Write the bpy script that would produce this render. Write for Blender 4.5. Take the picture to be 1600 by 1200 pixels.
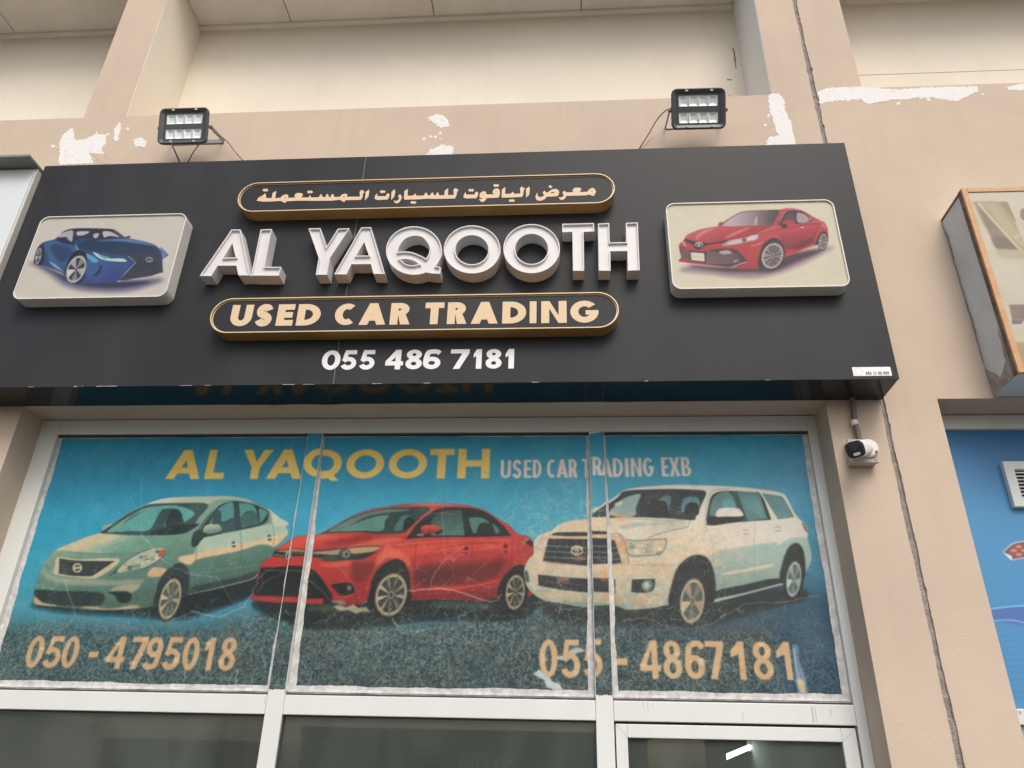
import bpy, bmesh, math, random
import numpy as np
from mathutils import Vector, Matrix
from mathutils.geometry import tessellate_polygon

for o in list(bpy.data.objects): bpy.data.objects.remove(o)
SC = bpy.context.scene
COL = SC.collection
random.seed(7)

# ---------------------------------------------------------------- camera (solved from the vanishing points of the facade; metres, x right, y into the wall, z up)
FPX = 1212.0; CAM_D = 3.4; CAM_H = 1.72
_Z = np.array([59, -2348, FPX]); _Z = _Z / np.linalg.norm(_Z)
_X = np.array([18200, -173, -FPX]); _X = _X / np.linalg.norm(_X); _X = _X - _Z * _X.dot(_Z); _X = _X / np.linalg.norm(_X)
_Y = np.cross(_Z, _X)
cam = bpy.data.cameras.new('camera'); cam.sensor_width = 36.0; cam.lens = 36.0 * FPX / 1600.0; cam.clip_start = 0.05; cam.clip_end = 2000
camo = bpy.data.objects.new('camera', cam); COL.objects.link(camo)
r_, d_, f_ = (Vector((_X[k], _Y[k], _Z[k])) for k in range(3))
M = Matrix.Identity(4)
for i in range(3): M[i][0] = r_[i]; M[i][1] = -d_[i]; M[i][2] = -f_[i]
M.translation = (0, -CAM_D, CAM_H)
camo.matrix_world = M
SC.camera = camo

# ---------------------------------------------------------------- light: hazy bright sky, soft sun high on the right in front of the facade
SUN_EL, SUN_AZ = 48.0, 16.0
sdir = Vector((math.sin(math.radians(SUN_AZ)) * math.cos(math.radians(SUN_EL)), -math.cos(math.radians(SUN_AZ)) * math.cos(math.radians(SUN_EL)), math.sin(math.radians(SUN_EL))))
W = bpy.data.worlds.new('World'); SC.world = W; W.use_nodes = True
nt = W.node_tree; bg = nt.nodes['Background']
sky = nt.nodes.new('ShaderNodeTexSky'); sky.sky_type = 'NISHITA'; sky.sun_disc = False
sky.sun_elevation = math.radians(SUN_EL); sky.sun_rotation = math.atan2(sdir.x, sdir.y)
sky.air_density = 1.0; sky.dust_density = 4.5; sky.ozone_density = 1.0
nt.links.new(sky.outputs[0], bg.inputs[0]); bg.inputs[1].default_value = 0.15
sl = bpy.data.lights.new('sun', 'SUN'); sl.energy = 0.85; sl.angle = math.radians(28); sl.color = (1.0, 0.99, 0.98)
so = bpy.data.objects.new('sun', sl); COL.objects.link(so); so.rotation_euler = sdir.to_track_quat('Z', 'Y').to_euler(); so.location = (4, -6, 9)
SC.view_settings.view_transform = 'Standard'; SC.view_settings.look = 'None'; SC.view_settings.gamma = 1.0; SC.view_settings.use_curve_mapping = False
SC.view_settings.exposure = 0.33
SC.cycles.max_bounces = 8; SC.cycles.diffuse_bounces = 4; SC.cycles.glossy_bounces = 4; SC.cycles.transmission_bounces = 6
SC.cycles.use_denoising = True

# ---------------------------------------------------------------- measuring helpers
def ray(px, py):
    p = np.array([(px - 800) / FPX, (py - 600) / FPX, 1.0]); return np.array([_X @ p, _Y @ p, _Z @ p])
def at(px, py, yy=0.0):
    """point on the vertical plane y = yy that the photograph shows at this pixel"""
    d = ray(px, py); t = (CAM_D + yy) / d[1]; return np.array([t * d[0], yy, CAM_H + t * d[2]])
def at_z(px, py, z):
    d = ray(px, py); t = (z - CAM_H) / d[2]; return np.array([t * d[0], t * d[1] - CAM_D, z])
def xz(pts, yy): return [(float(q[0]), float(q[2])) for q in (at(p[0], p[1], yy) for p in pts)]
def px_size(P):
    q = np.array([P[0], P[1] + CAM_D, P[2] - CAM_H]); return float(q[0] * _X[2] + q[1] * _Y[2] + q[2] * _Z[2]) / FPX
# ---------------------------------------------------------------- flat print engine (numpy): posters, vinyl film, faded printed faces
def fnoise(h, w, cell, octs=4, seed=0, gain=0.55):
    r = np.random.RandomState(seed); out = np.zeros((h, w)); amp = 1.0; tot = 0.0
    for o in range(octs):
        gh, gw = max(2, int(h / cell) + 2), max(2, int(w / cell) + 2)
        g = r.rand(gh, gw)
        ys = np.linspace(0, gh - 1.001, h); xs = np.linspace(0, gw - 1.001, w)
        yi = ys.astype(int); xi = xs.astype(int)
        fy = ys - yi; fx = xs - xi
        fy = (fy * fy * (3 - 2 * fy))[:, None]; fx = (fx * fx * (3 - 2 * fx))[None, :]
        a = g[yi][:, xi]; b = g[yi][:, xi + 1]; c = g[yi + 1][:, xi]; d = g[yi + 1][:, xi + 1]
        out += amp * ((a * (1 - fx) + b * fx) * (1 - fy) + (c * (1 - fx) + d * fx) * fy)
        tot += amp; amp *= gain; cell = max(1.0, cell / 2.0)
    return out / tot

def blur(m, r):
    r = int(round(r))
    if r < 1: return m
    for _ in range(2):
        for ax in (0, 1):
            p = [(0, 0)] * m.ndim; p[ax] = (r + 1, r)
            c = np.cumsum(np.pad(m, p, mode='edge'), axis=ax)
            n = m.shape[ax]
            m = (np.take(c, range(2 * r + 1, 2 * r + 1 + n), axis=ax) - np.take(c, range(0, n), axis=ax)) / (2 * r + 1)
    return m

def spline(pts, closed=True, n=8):
    """Catmull-Rom through pts; a point given as (x, y, 1) is a sharp corner."""
    P = [(float(p[0]), float(p[1])) for p in pts]; cor = [len(p) > 2 and p[2] for p in pts]
    N = len(P); out = []
    rng = range(N) if closed else range(N - 1)
    for i in rng:
        p1 = np.array(P[i]); p2 = np.array(P[(i + 1) % N])
        p0 = np.array(P[i - 1]) if (i > 0 or closed) and not cor[i] else p1
        p3 = np.array(P[(i + 2) % N]) if (i + 2 < N or closed) and not cor[(i + 1) % N] else p2
        for k in range(n):
            t = k / n
            out.append(tuple(0.5 * ((2 * p1) + (p2 - p0) * t + (2 * p0 - 5 * p1 + 4 * p2 - p3) * t * t + (3 * p1 - p0 - 3 * p2 + p3) * t ** 3)))
    if not closed: out.append(P[-1])
    return out

def ribbon(path, w0, w1=None):
    """closed outline of a stroke along path, width going from w0 to w1"""
    P = np.array(path, float); n = len(P)
    if w1 is None: w1 = w0
    T = np.gradient(P, axis=0); T /= np.maximum(np.linalg.norm(T, axis=1), 1e-9)[:, None]
    Nn = np.stack([-T[:, 1], T[:, 0]], 1); w = (np.linspace(w0, w1, n) / 2)[:, None]
    return [tuple(p) for p in np.vstack([P + Nn * w, (P - Nn * w)[::-1]])]

def ell(cx, cy, rx, ry, a0=0.0, a1=360.0, n=40):
    a = np.radians(np.linspace(a0, a1, n + 1)); full = abs(abs(a1 - a0) - 360) < 1e-6
    P = [(cx + rx * math.cos(t), cy + ry * math.sin(t)) for t in a]
    return P[:-1] if full else P

class Canvas:
    def __init__(s, W, H, fn, base=(128, 128, 128)):
        s.W, s.H, s.fn = W, H, fn
        s.a = np.empty((H, W, 3)); s.a[:] = base
        s.clip = None
        q = fn(np.array([[800., 900.], [801., 900.]])); s.ps = float(np.linalg.norm(q[1] - q[0]))   # canvas px per photo px
    def cov(s, loops):
        """coverage of even-odd loops already in canvas px -> (mask, y0, x0)"""
        A = np.vstack(loops)
        x0 = int(max(0, math.floor(A[:, 0].min()) - 1)); x1 = int(min(s.W, math.ceil(A[:, 0].max()) + 2))
        y0 = int(max(0, math.floor(A[:, 1].min()) - 1)); y1 = int(min(s.H, math.ceil(A[:, 1].max()) + 2))
        if x1 <= x0 or y1 <= y0: return None
        w = x1 - x0; SS = 3
        m = np.zeros((y1 - y0, w))
        E = []
        for L in loops:
            L = np.asarray(L); E.append(np.hstack([L, np.roll(L, -1, 0)]))
        E = np.vstack(E); lo = np.minimum(E[:, 1], E[:, 3]); hi = np.maximum(E[:, 1], E[:, 3])
        dy = E[:, 3] - E[:, 1]; dy[np.abs(dy) < 1e-9] = 1e-9; sl = (E[:, 2] - E[:, 0]) / dy
        for r in range(y1 - y0):
            row = m[r]
            for k in range(SS):
                yy = y0 + r + (k + 0.5) / SS
                q = (lo <= yy) & (hi > yy)
                if not q.any(): continue
                xs = np.sort(E[q, 0] + (yy - E[q, 1]) * sl[q]) - x0
                for j in range(0, len(xs) - 1, 2):
                    a, b = max(xs[j], 0.0), min(xs[j + 1], float(w))
                    if b <= a: continue
                    ia, ib = int(a), min(int(b), w - 1)
                    if ia == ib: row[ia] += (b - a) / SS
                    else:
                        row[ia] += (ia + 1 - a) / SS; row[ib] += (b - ib) / SS
                        if ib > ia + 1: row[ia + 1:ib] += 1.0 / SS
        return np.minimum(m, 1.0), y0, x0
    def comp(s, m, y0, x0, col, alpha=1.0):
        h, w = m.shape
        if s.clip is not None: m = m * s.clip[y0:y0 + h, x0:x0 + w]
        if isinstance(col, list):                                    # gradient: [(p0, c0), (p1, c1), ...] along p0->p_last, photo px
            p0, p1 = s.fn(np.array([col[0][0], col[-1][0]], float))
            d = p1 - p0; L = float(d @ d)
            yy, xx = np.mgrid[y0:y0 + h, x0:x0 + w]
            t = np.clip(((xx + .5 - p0[0]) * d[0] + (yy + .5 - p0[1]) * d[1]) / L, 0, 1)
            st = []
            for p, c in col:
                q = s.fn(np.array([p], float))[0]; st.append(float((q - p0) @ d) / L)
            C = np.stack([np.interp(t, st, [c[k] for _, c in col]) for k in range(3)], -1)
        else: C = np.array(col, float)
        A = (m * alpha)[..., None]
        s.a[y0:y0 + h, x0:x0 + w] = s.a[y0:y0 + h, x0:x0 + w] * (1 - A) + C * A
    def raw(s, loops, col, soft=0.0, alpha=1.0):
        loops = [np.asarray(L, float) for L in loops]
        if soft > 0:
            r = soft * s.ps; A = np.vstack(loops); pad = int(2 * r) + 2
            x0 = int(max(0, A[:, 0].min() - pad)); x1 = int(min(s.W, A[:, 0].max() + pad))
            y0 = int(max(0, A[:, 1].min() - pad)); y1 = int(min(s.H, A[:, 1].max() + pad))
            c = s.cov(loops)
            if c is None: return
            M = np.zeros((s.H, s.W)) if False else np.zeros((y1 - y0, x1 - x0))
            m, a, b = c
            ya, xa = a - y0, b - x0
            M[max(ya, 0):max(ya, 0) + m.shape[0], max(xa, 0):max(xa, 0) + m.shape[1]] = m[:M.shape[0] - max(ya, 0), :M.shape[1] - max(xa, 0)]
            M = blur(M, r / 1.6)
            s.comp(M, y0, x0, col, alpha)
        else:
            c = s.cov(loops)
            if c is not None: s.comp(*c, col, alpha)
    def P(s, pts): return s.fn(np.array([(p[0], p[1]) for p in pts], float))
    def fill(s, pts, col, soft=0.0, alpha=1.0, smooth=True, holes=()):
        sp = (lambda q: spline(q)) if smooth else (lambda q: q)
        s.raw([s.P(sp(pts))] + [s.P(sp(h)) for h in holes], col, soft, alpha)
    def line(s, pts, w, col, soft=0.0, alpha=1.0, w1=None, smooth=True):
        s.raw([s.P(ribbon(spline(pts, False) if smooth and len(pts) > 2 else pts, w, w1))], col, soft, alpha)
    def mask(s, pts, smooth=True):
        M = np.zeros((s.H, s.W)); c = s.cov([s.P(spline(pts) if smooth else pts)])
        if c is not None: M[c[1]:c[1] + c[0].shape[0], c[2]:c[2] + c[0].shape[1]] = c[0]
        return M

def frame(ox, oy, sc):
    return lambda L: [(ox + p[0] / sc, oy + p[1] / sc) + tuple(p[2:]) for p in L]

def wheel(c, cen, a, b, tyre, rim, dark, nsp, spw=0.16, r_rim=0.74, split=False, tw=1.0):
    cx, cy = cen
    def pt(th, r): return (cx + r * (math.cos(th) * a[0] + math.sin(th) * b[0]), cy + r * (math.cos(th) * a[1] + math.sin(th) * b[1]))
    ring = lambda r: [pt(t, r) for t in np.linspace(0, 2 * math.pi, 40, endpoint=False)]
    c.fill(ring(tw), tyre, soft=.5, smooth=False)
    c.fill(ring(r_rim * 1.06), tuple(v * .7 for v in rim), smooth=False)
    c.fill(ring(r_rim * .98), rim, smooth=False)
    c.fill(ring(r_rim * .87), dark, smooth=False)
    for k in range(nsp):
        t = 2 * math.pi * (k + .25) / nsp
        offs = (-spw * .55, spw * .55) if split else (0,)
        for o in offs:
            w = spw * (.42 if split else 1.0)
            q = [pt(t - w * .5, .12), pt(t + w * .5, .12), pt(t + o + w * .62, r_rim * .93), pt(t + o - w * .62, r_rim * .93)]
            v = .86 + .18 * math.cos(t * 1.7 + 1)
            c.fill(q, tuple(min(255, x * v) for x in rim), smooth=False)
    c.fill(ring(.17), tuple(v * .8 for v in rim), smooth=False)
    c.fill(ring(.09), dark, smooth=False)

# ---------------------------------------------------------------- glyph outlines: pieces of (outer, holes), in a w x h box with stroke t
def glyph(ch, w, h, t, tb=None):
    tb = tb or t * .86
    R = lambda x0, y0, x1, y1: [(x0, y0), (x1, y0), (x1, y1), (x0, y1)]
    def S(uv, t0=None, n=10):
        t0 = t0 or t
        return ribbon(spline([(t0 / 2 + u * (w - t0), tb / 2 + v * (h - tb)) for u, v in uv], False, n), t0)
    if ch == 'A':
        k = t * 1.12; tp = t * .52; sl = (w / 2 + tp - w) / h
        xr = lambda y: w - k + sl * y
        xl = lambda y: w - xr(y)
        y1, y2 = .19 * h, .19 * h + tb * .95; ya = (w / 2 - (w - k)) / sl
        return [([(0, 0), (w / 2 - tp, h), (w / 2 + tp, h), (w, 0), (w - k, 0), (xr(y1), y1), (xl(y1), y1), (k, 0)], [[(xl(y2), y2), (xr(y2), y2), (w / 2, ya)]])]
    if ch == 'L': return [([(0, 0), (0, h), (t, h), (t, tb), (w, tb), (w, 0)], [])]
    if ch == 'I': return [(R(0, 0, w, h), [])]
    if ch == '-': return [(R(0, 0, w, h), [])]
    if ch == 'T': return [([(w / 2 - t / 2, 0), (w / 2 - t / 2, h - tb), (0, h - tb), (0, h), (w, h), (w, h - tb), (w / 2 + t / 2, h - tb), (w / 2 + t / 2, 0)], [])]
    if ch == 'H':
        a, b = h * .5 - tb / 2, h * .5 + tb / 2
        return [([(0, 0), (0, h), (t, h), (t, b), (w - t, b), (w - t, h), (w, h), (w, 0), (w - t, 0), (w - t, a), (t, a), (t, 0)], [])]
    if ch == 'E':
        a, b = h * .5 - tb / 2, h * .5 + tb / 2
        return [([(0, 0), (0, h), (w, h), (w, h - tb), (t, h - tb), (t, b), (w * .93, b), (w * .93, a), (t, a), (t, tb), (w, tb), (w, 0)], [])]
    if ch == 'N': return [([(0, 0), (0, h), (t * 1.02, h), (w - t, h * .34), (w - t, h), (w, h), (w, 0), (w - t * 1.02, 0), (t, h * .66), (t, 0)], [])]
    if ch == 'Y':
        k = t * 1.15
        return [([(w / 2 - t / 2, 0), (w / 2 - t / 2, h * .38), (0, h), (k, h), (w / 2, h * .58), (w - k, h), (w, h), (w / 2 + t / 2, h * .38), (w / 2 + t / 2, 0)], [])]
    if ch == 'X':
        k = t * 1.15
        return [([(0, 0), (w / 2 - k * .55, h / 2), (0, h), (k, h), (w / 2, h * .66), (w - k, h), (w, h), (w / 2 + k * .55, h / 2), (w, 0), (w - k, 0), (w / 2, h * .34), (k, 0)], [])]
    if ch == 'U':
        r = w / 2; ry = min(h * .45, w / 2)
        return [([(0, h)] + [(r + r * math.cos(a), ry + ry * math.sin(a)) for a in np.radians(np.linspace(180, 360, 24))] + [(w, h), (w - t, h)]
                 + [(r + (r - t) * math.cos(a), ry + (ry - tb) * math.sin(a)) for a in np.radians(np.linspace(360, 180, 24))] + [(t, h)], [])]
    if ch == 'D':
        x = w * .36
        return [([(0, 0), (0, h), (x, h)] + ell(x, h / 2, w - x, h / 2, 90, -90, 28)[1:-1] + [(x, 0)],
                 [[(t, tb), (t, h - tb), (x, h - tb)] + ell(x, h / 2, w - x - t, h / 2 - tb, 90, -90, 28)[1:-1] + [(x, tb)]])]
    if ch in 'O0': return [(ell(w / 2, h / 2, w / 2, h / 2), [ell(w / 2, h / 2, w / 2 - t, h / 2 - tb)])]
    if ch == 'Q':
        return glyph('O', w, h, t, tb) + [([(w * .46, h * .27), (w * .70, h * .27), (w * .97, -h * .07), (w * .76, -h * .07)], [])]
    if ch == 'C':
        o = ell(w * .53, h / 2, w * .53, h / 2, 52, 308, 36); i = ell(w * .53, h / 2, w * .53 - t, h / 2 - tb, 306, 54, 36)
        return [(o + i, [])]
    if ch == 'G':
        o = ell(w * .5, h / 2, w * .5, h / 2, 40, 358, 40); i = ell(w * .5, h / 2, w * .5 - t, h / 2 - tb, 318, 44, 36)
        return [(o + [(w, h * .56), (w * .54, h * .56), (w * .54, h * .36), (w * .72, h * .36)] + i, [])]
    if ch == 'S': return [(S([(.97, .80), (.82, .95), (.52, 1.0), (.2, .93), (.07, .75), (.2, .59), (.5, .5), (.8, .41), (.95, .24), (.82, .06), (.5, 0), (.2, .05), (.02, .2)]), None)]
    if ch == 'R':
        c = h * .70; x = w * .46; rb = h - c
        return [([(0, 0), (0, h), (x, h)] + ell(x, c, w * .93 - x, rb, 90, -50, 22)[1:] + [(w, 0), (w - t * 1.2, 0), (t * 1.05, h * .40), (t, h * .40), (t, 0)],
                 [[(t, c - rb + tb * .9), (t, h - tb), (x, h - tb)] + ell(x, c, w * .93 - x - t, rb - tb, 90, -90, 18)[1:-1] + [(x, c - rb + tb * .9)]])]
    if ch == 'B':
        x = w * .46; tt = tb * .92; r1, r2 = h * .25, h * .275
        return [([(0, 0), (0, h), (x, h)] + ell(x, h - r1, w * .93 - x, r1, 90, -78, 16)[1:] + ell(x, r2, w - x, r2, 72, -90, 16)[:-1] + [(x, 0)],
                 [[(t, h - 2 * r1 + tt * .55), (t, h - tt), (x, h - tt)] + ell(x, h - r1 + tt * -.2, max(w * .93 - x - t, .02 * w), r1 - tt * .8, 80, -80, 10) + [(x, h - 2 * r1 + tt * .55)],
                  [(t, tt), (t, 2 * r2 - tt * .85), (x, 2 * r2 - tt * .85)] + ell(x, r2, max(w - x - t, .02 * w), r2 - tt, 80, -80, 10) + [(x, tt)]])]
    if ch == '1': return [([(w - t, 0), (w - t, h * .66), (0, h * .56), (0, h * .74), (w - t * .95, h), (w, h), (w, 0)], [])]
    if ch == '7': return [([(w * .16, 0), (w * .62, h - tb), (0, h - tb), (0, h), (w, h), (w, h - tb * .9), (w * .16 + t * 1.15, 0)], [])]
    if ch == '4':
        y1, y2, xs = h * .20, h * .20 + tb, w * .86
        return [([(xs - t, 0), (xs - t, y1), (0, y1), (0, y2), (xs - t, h), (xs, h), (xs, y2), (w, y2), (w, y1), (xs, y1), (xs, 0)], [[(t * 1.05, y2), (xs - t, y2), (xs - t, h - t * 1.5)]])]
    if ch == '8':
        return [(ell(w / 2, h * .745, w * .46, h * .255), [ell(w / 2, h * .745, w * .46 - t, h * .255 - tb * .85)]), (ell(w / 2, h * .285, w * .5, h * .285), [ell(w / 2, h * .285, w * .5 - t, h * .285 - tb * .9)])]
    if ch == '6':
        return [(ell(w / 2, h * .315, w * .5, h * .315), [ell(w / 2, h * .315, w * .5 - t, h * .315 - tb)]),
                (ribbon(spline([(w * .93, h * .80), (w * .78, h - tb * .52), (w * .52, h - tb * .5), (w * .28, h * .84), (t * .56, h * .55), (t * .5, h * .3)], False, 8), tb, t), None)]
    if ch == '9':
        return [([(w - x, h - y) for x, y in o], None if hs is None else [[(w - x, h - y) for x, y in q] for q in hs]) for o, hs in glyph('6', w, h, t, tb)]
    if ch == '5':
        return [([(w * .20, h - tb), (w * .20, h), (w * .95, h), (w * .95, h - tb)], []),
                ([(w * .06, h * .47), (w * .17, h - tb * .5), (w * .17 + t * .8, h - tb * .5), (w * .06 + t * .85, h * .47)], []),
                (ribbon(ell(w * .47, h * .325, w * .53 - t / 2, h * .325 - tb / 2, 152, -158, 30), tb, tb * 1.05), None)]
    if ch == '3':
        return [(ribbon(ell(w * .46, h * .74, w * .45 - t / 2, h * .26 - tb / 2, 150, -88, 20), tb), None), (ribbon(ell(w * .48, h * .28, w * .5 - t / 2, h * .28 - tb / 2, 88, -155, 20), tb), None)]
    return []

def place_text(chars, y_mid, P_top, P_bot, plane_y, tk, tbk=.86):
    """chars: (char, left px, right px[, stroke scale]) measured at half height -> [(char, x0, z0, pieces)] in metres on the plane"""
    out = []
    zt = lambda px: np.interp(px, [p[0] for p in P_top], [at(p[0], p[1], plane_y)[2] for p in P_top])
    zb = lambda px: np.interp(px, [p[0] for p in P_bot], [at(p[0], p[1], plane_y)[2] for p in P_bot])
    for ch, xl, xr in chars:
        xm = (xl + xr) / 2; z0, z1 = float(zb(xm)), float(zt(xm))
        ym = y_mid(xm) if callable(y_mid) else y_mid
        x0, x1 = at(xl, ym, plane_y)[0], at(xr, ym, plane_y)[0]
        h = z1 - z0
        if ch == '-': z0, h = z0 + h * .34, h * .18
        out.append((ch, x0, z0, glyph(ch, x1 - x0, h, tk, tk * tbk)))
    return out
# ---------------------------------------------------------------- the printed cars (photo-measured outlines drawn onto the print canvas)
def car_silver(c):
    F = frame(40, 760, 5.4545)
    c.fill(F([(60, 1000), (300, 1060), (800, 1090), (1350, 1120), (1700, 1010), (2000, 900), (2050, 800), (1500, 860), (700, 1000)]), (48, 64, 63), soft=5, alpha=.95)
    c.fill(F([(1330, 930), (1700, 850), (1990, 770), (2010, 850), (1800, 980), (1500, 1060), (1250, 1080)]), (44, 58, 58), soft=3)
    body = F([(78, 1000), (66, 930), (85, 845), (110, 765), (135, 690), (180, 620), (250, 545), (330, 505), (430, 465), (530, 425), (635, 393), (700, 345), (800, 270), (920, 200), (1030, 150),
              (1151, 108), (1291, 92), (1491, 85), (1691, 80), (1831, 95), (1941, 130), (2071, 190), (2171, 268), (2228, 298), (2240, 318), (2220, 345), (2238, 400), (2181, 470), (2101, 560), (2050, 640),
              (1990, 740), (1951, 785), (1791, 832), (1591, 880), (1391, 922), (1250, 990), (1090, 1020), (960, 1040), (700, 1052), (500, 1046), (250, 1022)])
    c.fill(body, [(F([(700, 250)])[0], (150, 175, 158)), (F([(700, 700)])[0], (112, 146, 132)), (F([(700, 1050)])[0], (96, 122, 110))])
    c.clip = c.mask(body)
    # hood with dusty highlight, side body tones
    c.fill(F([(330, 505), (640, 395), (900, 415), (1150, 415), (1290, 420), (1180, 520), (1000, 540), (700, 570), (300, 548), (250, 560)]), [(F([(700, 400)])[0], (188, 186, 160)), (F([(720, 470)])[0], (150, 176, 156)), (F([(760, 580)])[0], (122, 158, 140))], soft=1)
    c.fill(F([(480, 470), (640, 405), (820, 415), (700, 470), (560, 490)]), (196, 186, 156), soft=3, alpha=.7)
    c.line(F([(300, 548), (560, 570), (800, 575), (1010, 560), (1180, 520)]), .5, (84, 112, 104))
    c.line(F([(640, 548), (760, 500), (900, 450), (985, 415)]), .5, (100, 126, 116), alpha=.8)
    c.fill(F([(1151, 108), (1291, 92), (1491, 85), (1691, 80), (1831, 95), (1941, 130), (1800, 118), (1640, 112), (1545, 150), (1300, 142), (1100, 150), (1030, 152)]), [(F([(1300, 85)])[0], (205, 204, 182)), (F([(1300, 150)])[0], (176, 186, 168))])
    # side: light upper, cream shoulder band, darker lower doors
    c.fill(F([(1450, 530), (1500, 430), (1830, 370), (2060, 320), (2240, 300), (2240, 400), (2100, 480), (1830, 540), (1480, 600)]), (166, 184, 168), soft=2)
    c.fill(F([(2071, 190), (2171, 268), (2228, 298), (2238, 330), (2110, 330), (2085, 240)]), (188, 196, 178), soft=1)
    c.fill(F([(1310, 600), (1460, 570), (1640, 535), (1830, 490), (2060, 440), (2236, 395), (2110, 520), (1990, 495), (1830, 545), (1640, 585), (1460, 625), (1400, 665), (1320, 645)]), (202, 182, 148), soft=1.2)
    c.fill(F([(1460, 630), (1640, 588), (1830, 548), (2000, 495), (2110, 525), (2050, 640), (1990, 740), (1951, 785), (1791, 832), (1591, 880), (1391, 922), (1420, 760)]), [(F([(1700, 570)])[0], (104, 138, 124)), (F([(1740, 860)])[0], (88, 116, 106))], soft=1)
    c.fill(F([(1430, 850), (1600, 815), (1800, 770), (1990, 720), (1951, 785), (1791, 832), (1591, 880), (1391, 922)]), (66, 84, 80), soft=1)
    c.line(F([(1391, 918), (1591, 875), (1791, 825), (1930, 788), (1975, 745)]), .9, (206, 196, 160))
    c.line(F([(1460, 520), (1450, 640), (1432, 780)]), .6, (66, 90, 84)); c.line(F([(1830, 380), (1838, 540), (1800, 790)]), .6, (66, 90, 84)); c.line(F([(2085, 215), (2105, 330), (2118, 420), (2105, 540)]), .5, (80, 104, 96))
    # fender stains and arch
    c.fill(F([(1040, 740), (1090, 690), (1190, 700), (1200, 740), (1120, 770), (1050, 768)]), (196, 170, 138), soft=1.5)
    c.fill(F([(1090, 1030), (1110, 900), (1150, 780), (1230, 690), (1310, 650), (1370, 680), (1395, 760), (1390, 880), (1340, 1000), (1200, 1060)]), (58, 76, 74), soft=.7)
    c.clip = None
    wheel(c, F([(1231, 958)])[0], (19, -3), (-6, 36), (50, 64, 62), (190, 178, 150), (92, 110, 100), 8, .26, r_rim=.86)
    c.clip = c.mask(body)
    # windscreen
    ws = F([(635, 393), (720, 335), (860, 240), (1000, 170), (1091, 148), (1300, 142), (1550, 150), (1480, 260), (1400, 370), (1330, 402), (1150, 416), (900, 415), (740, 405)])
    c.fill(ws, (70, 98, 94))
    c.fill(F([(690, 385), (780, 320), (900, 245), (1020, 185), (1150, 165), (1290, 160), (1290, 180), (1180, 190), (1000, 210), (860, 290), (780, 380)]), (128, 166, 154), soft=.6)
    c.fill(F([(775, 383), (860, 300), (1000, 215), (1165, 172), (1130, 240), (1050, 370), (900, 378)]), (104, 164, 158))
    c.fill(F([(1180, 340), (1230, 230), (1235, 330)]), (104, 150, 146)); c.fill(F([(1240, 180), (1330, 172), (1440, 230), (1340, 306), (1330, 230)]), (108, 168, 162))
    c.fill(F([(1200, 340), (1215, 250), (1260, 192), (1310, 205), (1335, 260), (1335, 320)]), (56, 76, 76))
    c.fill(F([(1060, 410), (1160, 350), (1280, 322), (1420, 318), (1480, 322), (1400, 375), (1320, 405)]), (50, 66, 66))
    c.line(F([(1091, 405), (1160, 355), (1280, 320), (1420, 318)]), .5, (140, 150, 130), alpha=.6)
    # side glass
    c.fill(F([(1450, 460), (1440, 420), (1500, 320), (1600, 200), (1700, 140), (1790, 125), (1940, 150), (2060, 205), (2072, 240), (2030, 320), (1830, 370), (1560, 425)]), (54, 76, 75))
    c.fill(F([(1545, 400), (1600, 240), (1680, 160), (1765, 135), (1775, 250), (1785, 370), (1640, 400)]), (98, 154, 150))
    c.fill(F([(1590, 330), (1600, 240), (1640, 200), (1668, 230), (1675, 300), (1780, 268), (1780, 370), (1660, 390)]), (66, 98, 96))
    c.fill(F([(1815, 138, 1), (1940, 160), (1975, 250), (1988, 320, 1), (1840, 352, 1)]), (98, 152, 148)); c.fill(F([(1985, 180, 1), (2060, 215), (2050, 250), (2000, 315, 1)]), (96, 148, 144))
    c.fill(F([(1835, 335), (1840, 250), (1900, 205), (1960, 225), (1978, 320)]), (74, 110, 106))
    c.fill(F([(1770, 130), (1800, 128), (1835, 365), (1790, 372)]), (66, 88, 86), smooth=False)
    c.line(F([(1460, 400), (1560, 260), (1660, 150), (1790, 108), (1900, 122)]), 1.1, (150, 170, 154))
    # mirror
    c.fill(F([(1410, 480), (1430, 400), (1480, 370), (1510, 440), (1490, 465), (1460, 505), (1425, 515)]), (52, 70, 68)); c.fill(F([(1510, 410), (1600, 400), (1670, 385), (1660, 400), (1560, 425)]), (48, 64, 62))
    c.fill(F([(1515, 390), (1530, 335), (1600, 322), (1650, 328), (1670, 375), (1600, 392)]), [(F([(1600, 320)])[0], (180, 190, 172)), (F([(1600, 395)])[0], (108, 136, 124))])
    for x, y in ((1770, 492), (2075, 435)):
        c.fill(F([(x - 20, y + 10), (x, y - 28), (x + 20, y), (x + 10, y + 28)]), (70, 92, 86)); c.fill(F([(x - 34, y + 2), (x + 36, y - 10), (x + 34, y + 4), (x - 30, y + 12)]), (196, 196, 176))
    # grille, lamps, bumper
    c.fill(F([(245, 745), (250, 680), (275, 602), (450, 620), (800, 620), (610, 775), (400, 770)]), (192, 184, 156))
    c.fill(F([(288, 612, 1), (450, 632), (760, 635, 1), (565, 765, 1), (400, 760), (283, 742, 1)]), (66, 78, 78))
    for k in range(4): c.line(F([(290, 640 + k * 28), (450, 655 + k * 26), (700 - k * 40, 655 + k * 26)]), .5, (104, 116, 112))
    c.fill(F(ell(441, 693, 40, 40)), (200, 194, 166), holes=[F(ell(441, 693, 27, 27))]); c.fill(F([(402, 686), (482, 682), (482, 700), (402, 704)]), (190, 184, 158), smooth=False)
    c.fill(F([(705, 765), (790, 690), (900, 600), (1040, 535), (1160, 520), (1192, 550), (1160, 610), (1040, 690), (880, 720), (780, 732)]), (78, 104, 96))
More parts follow.
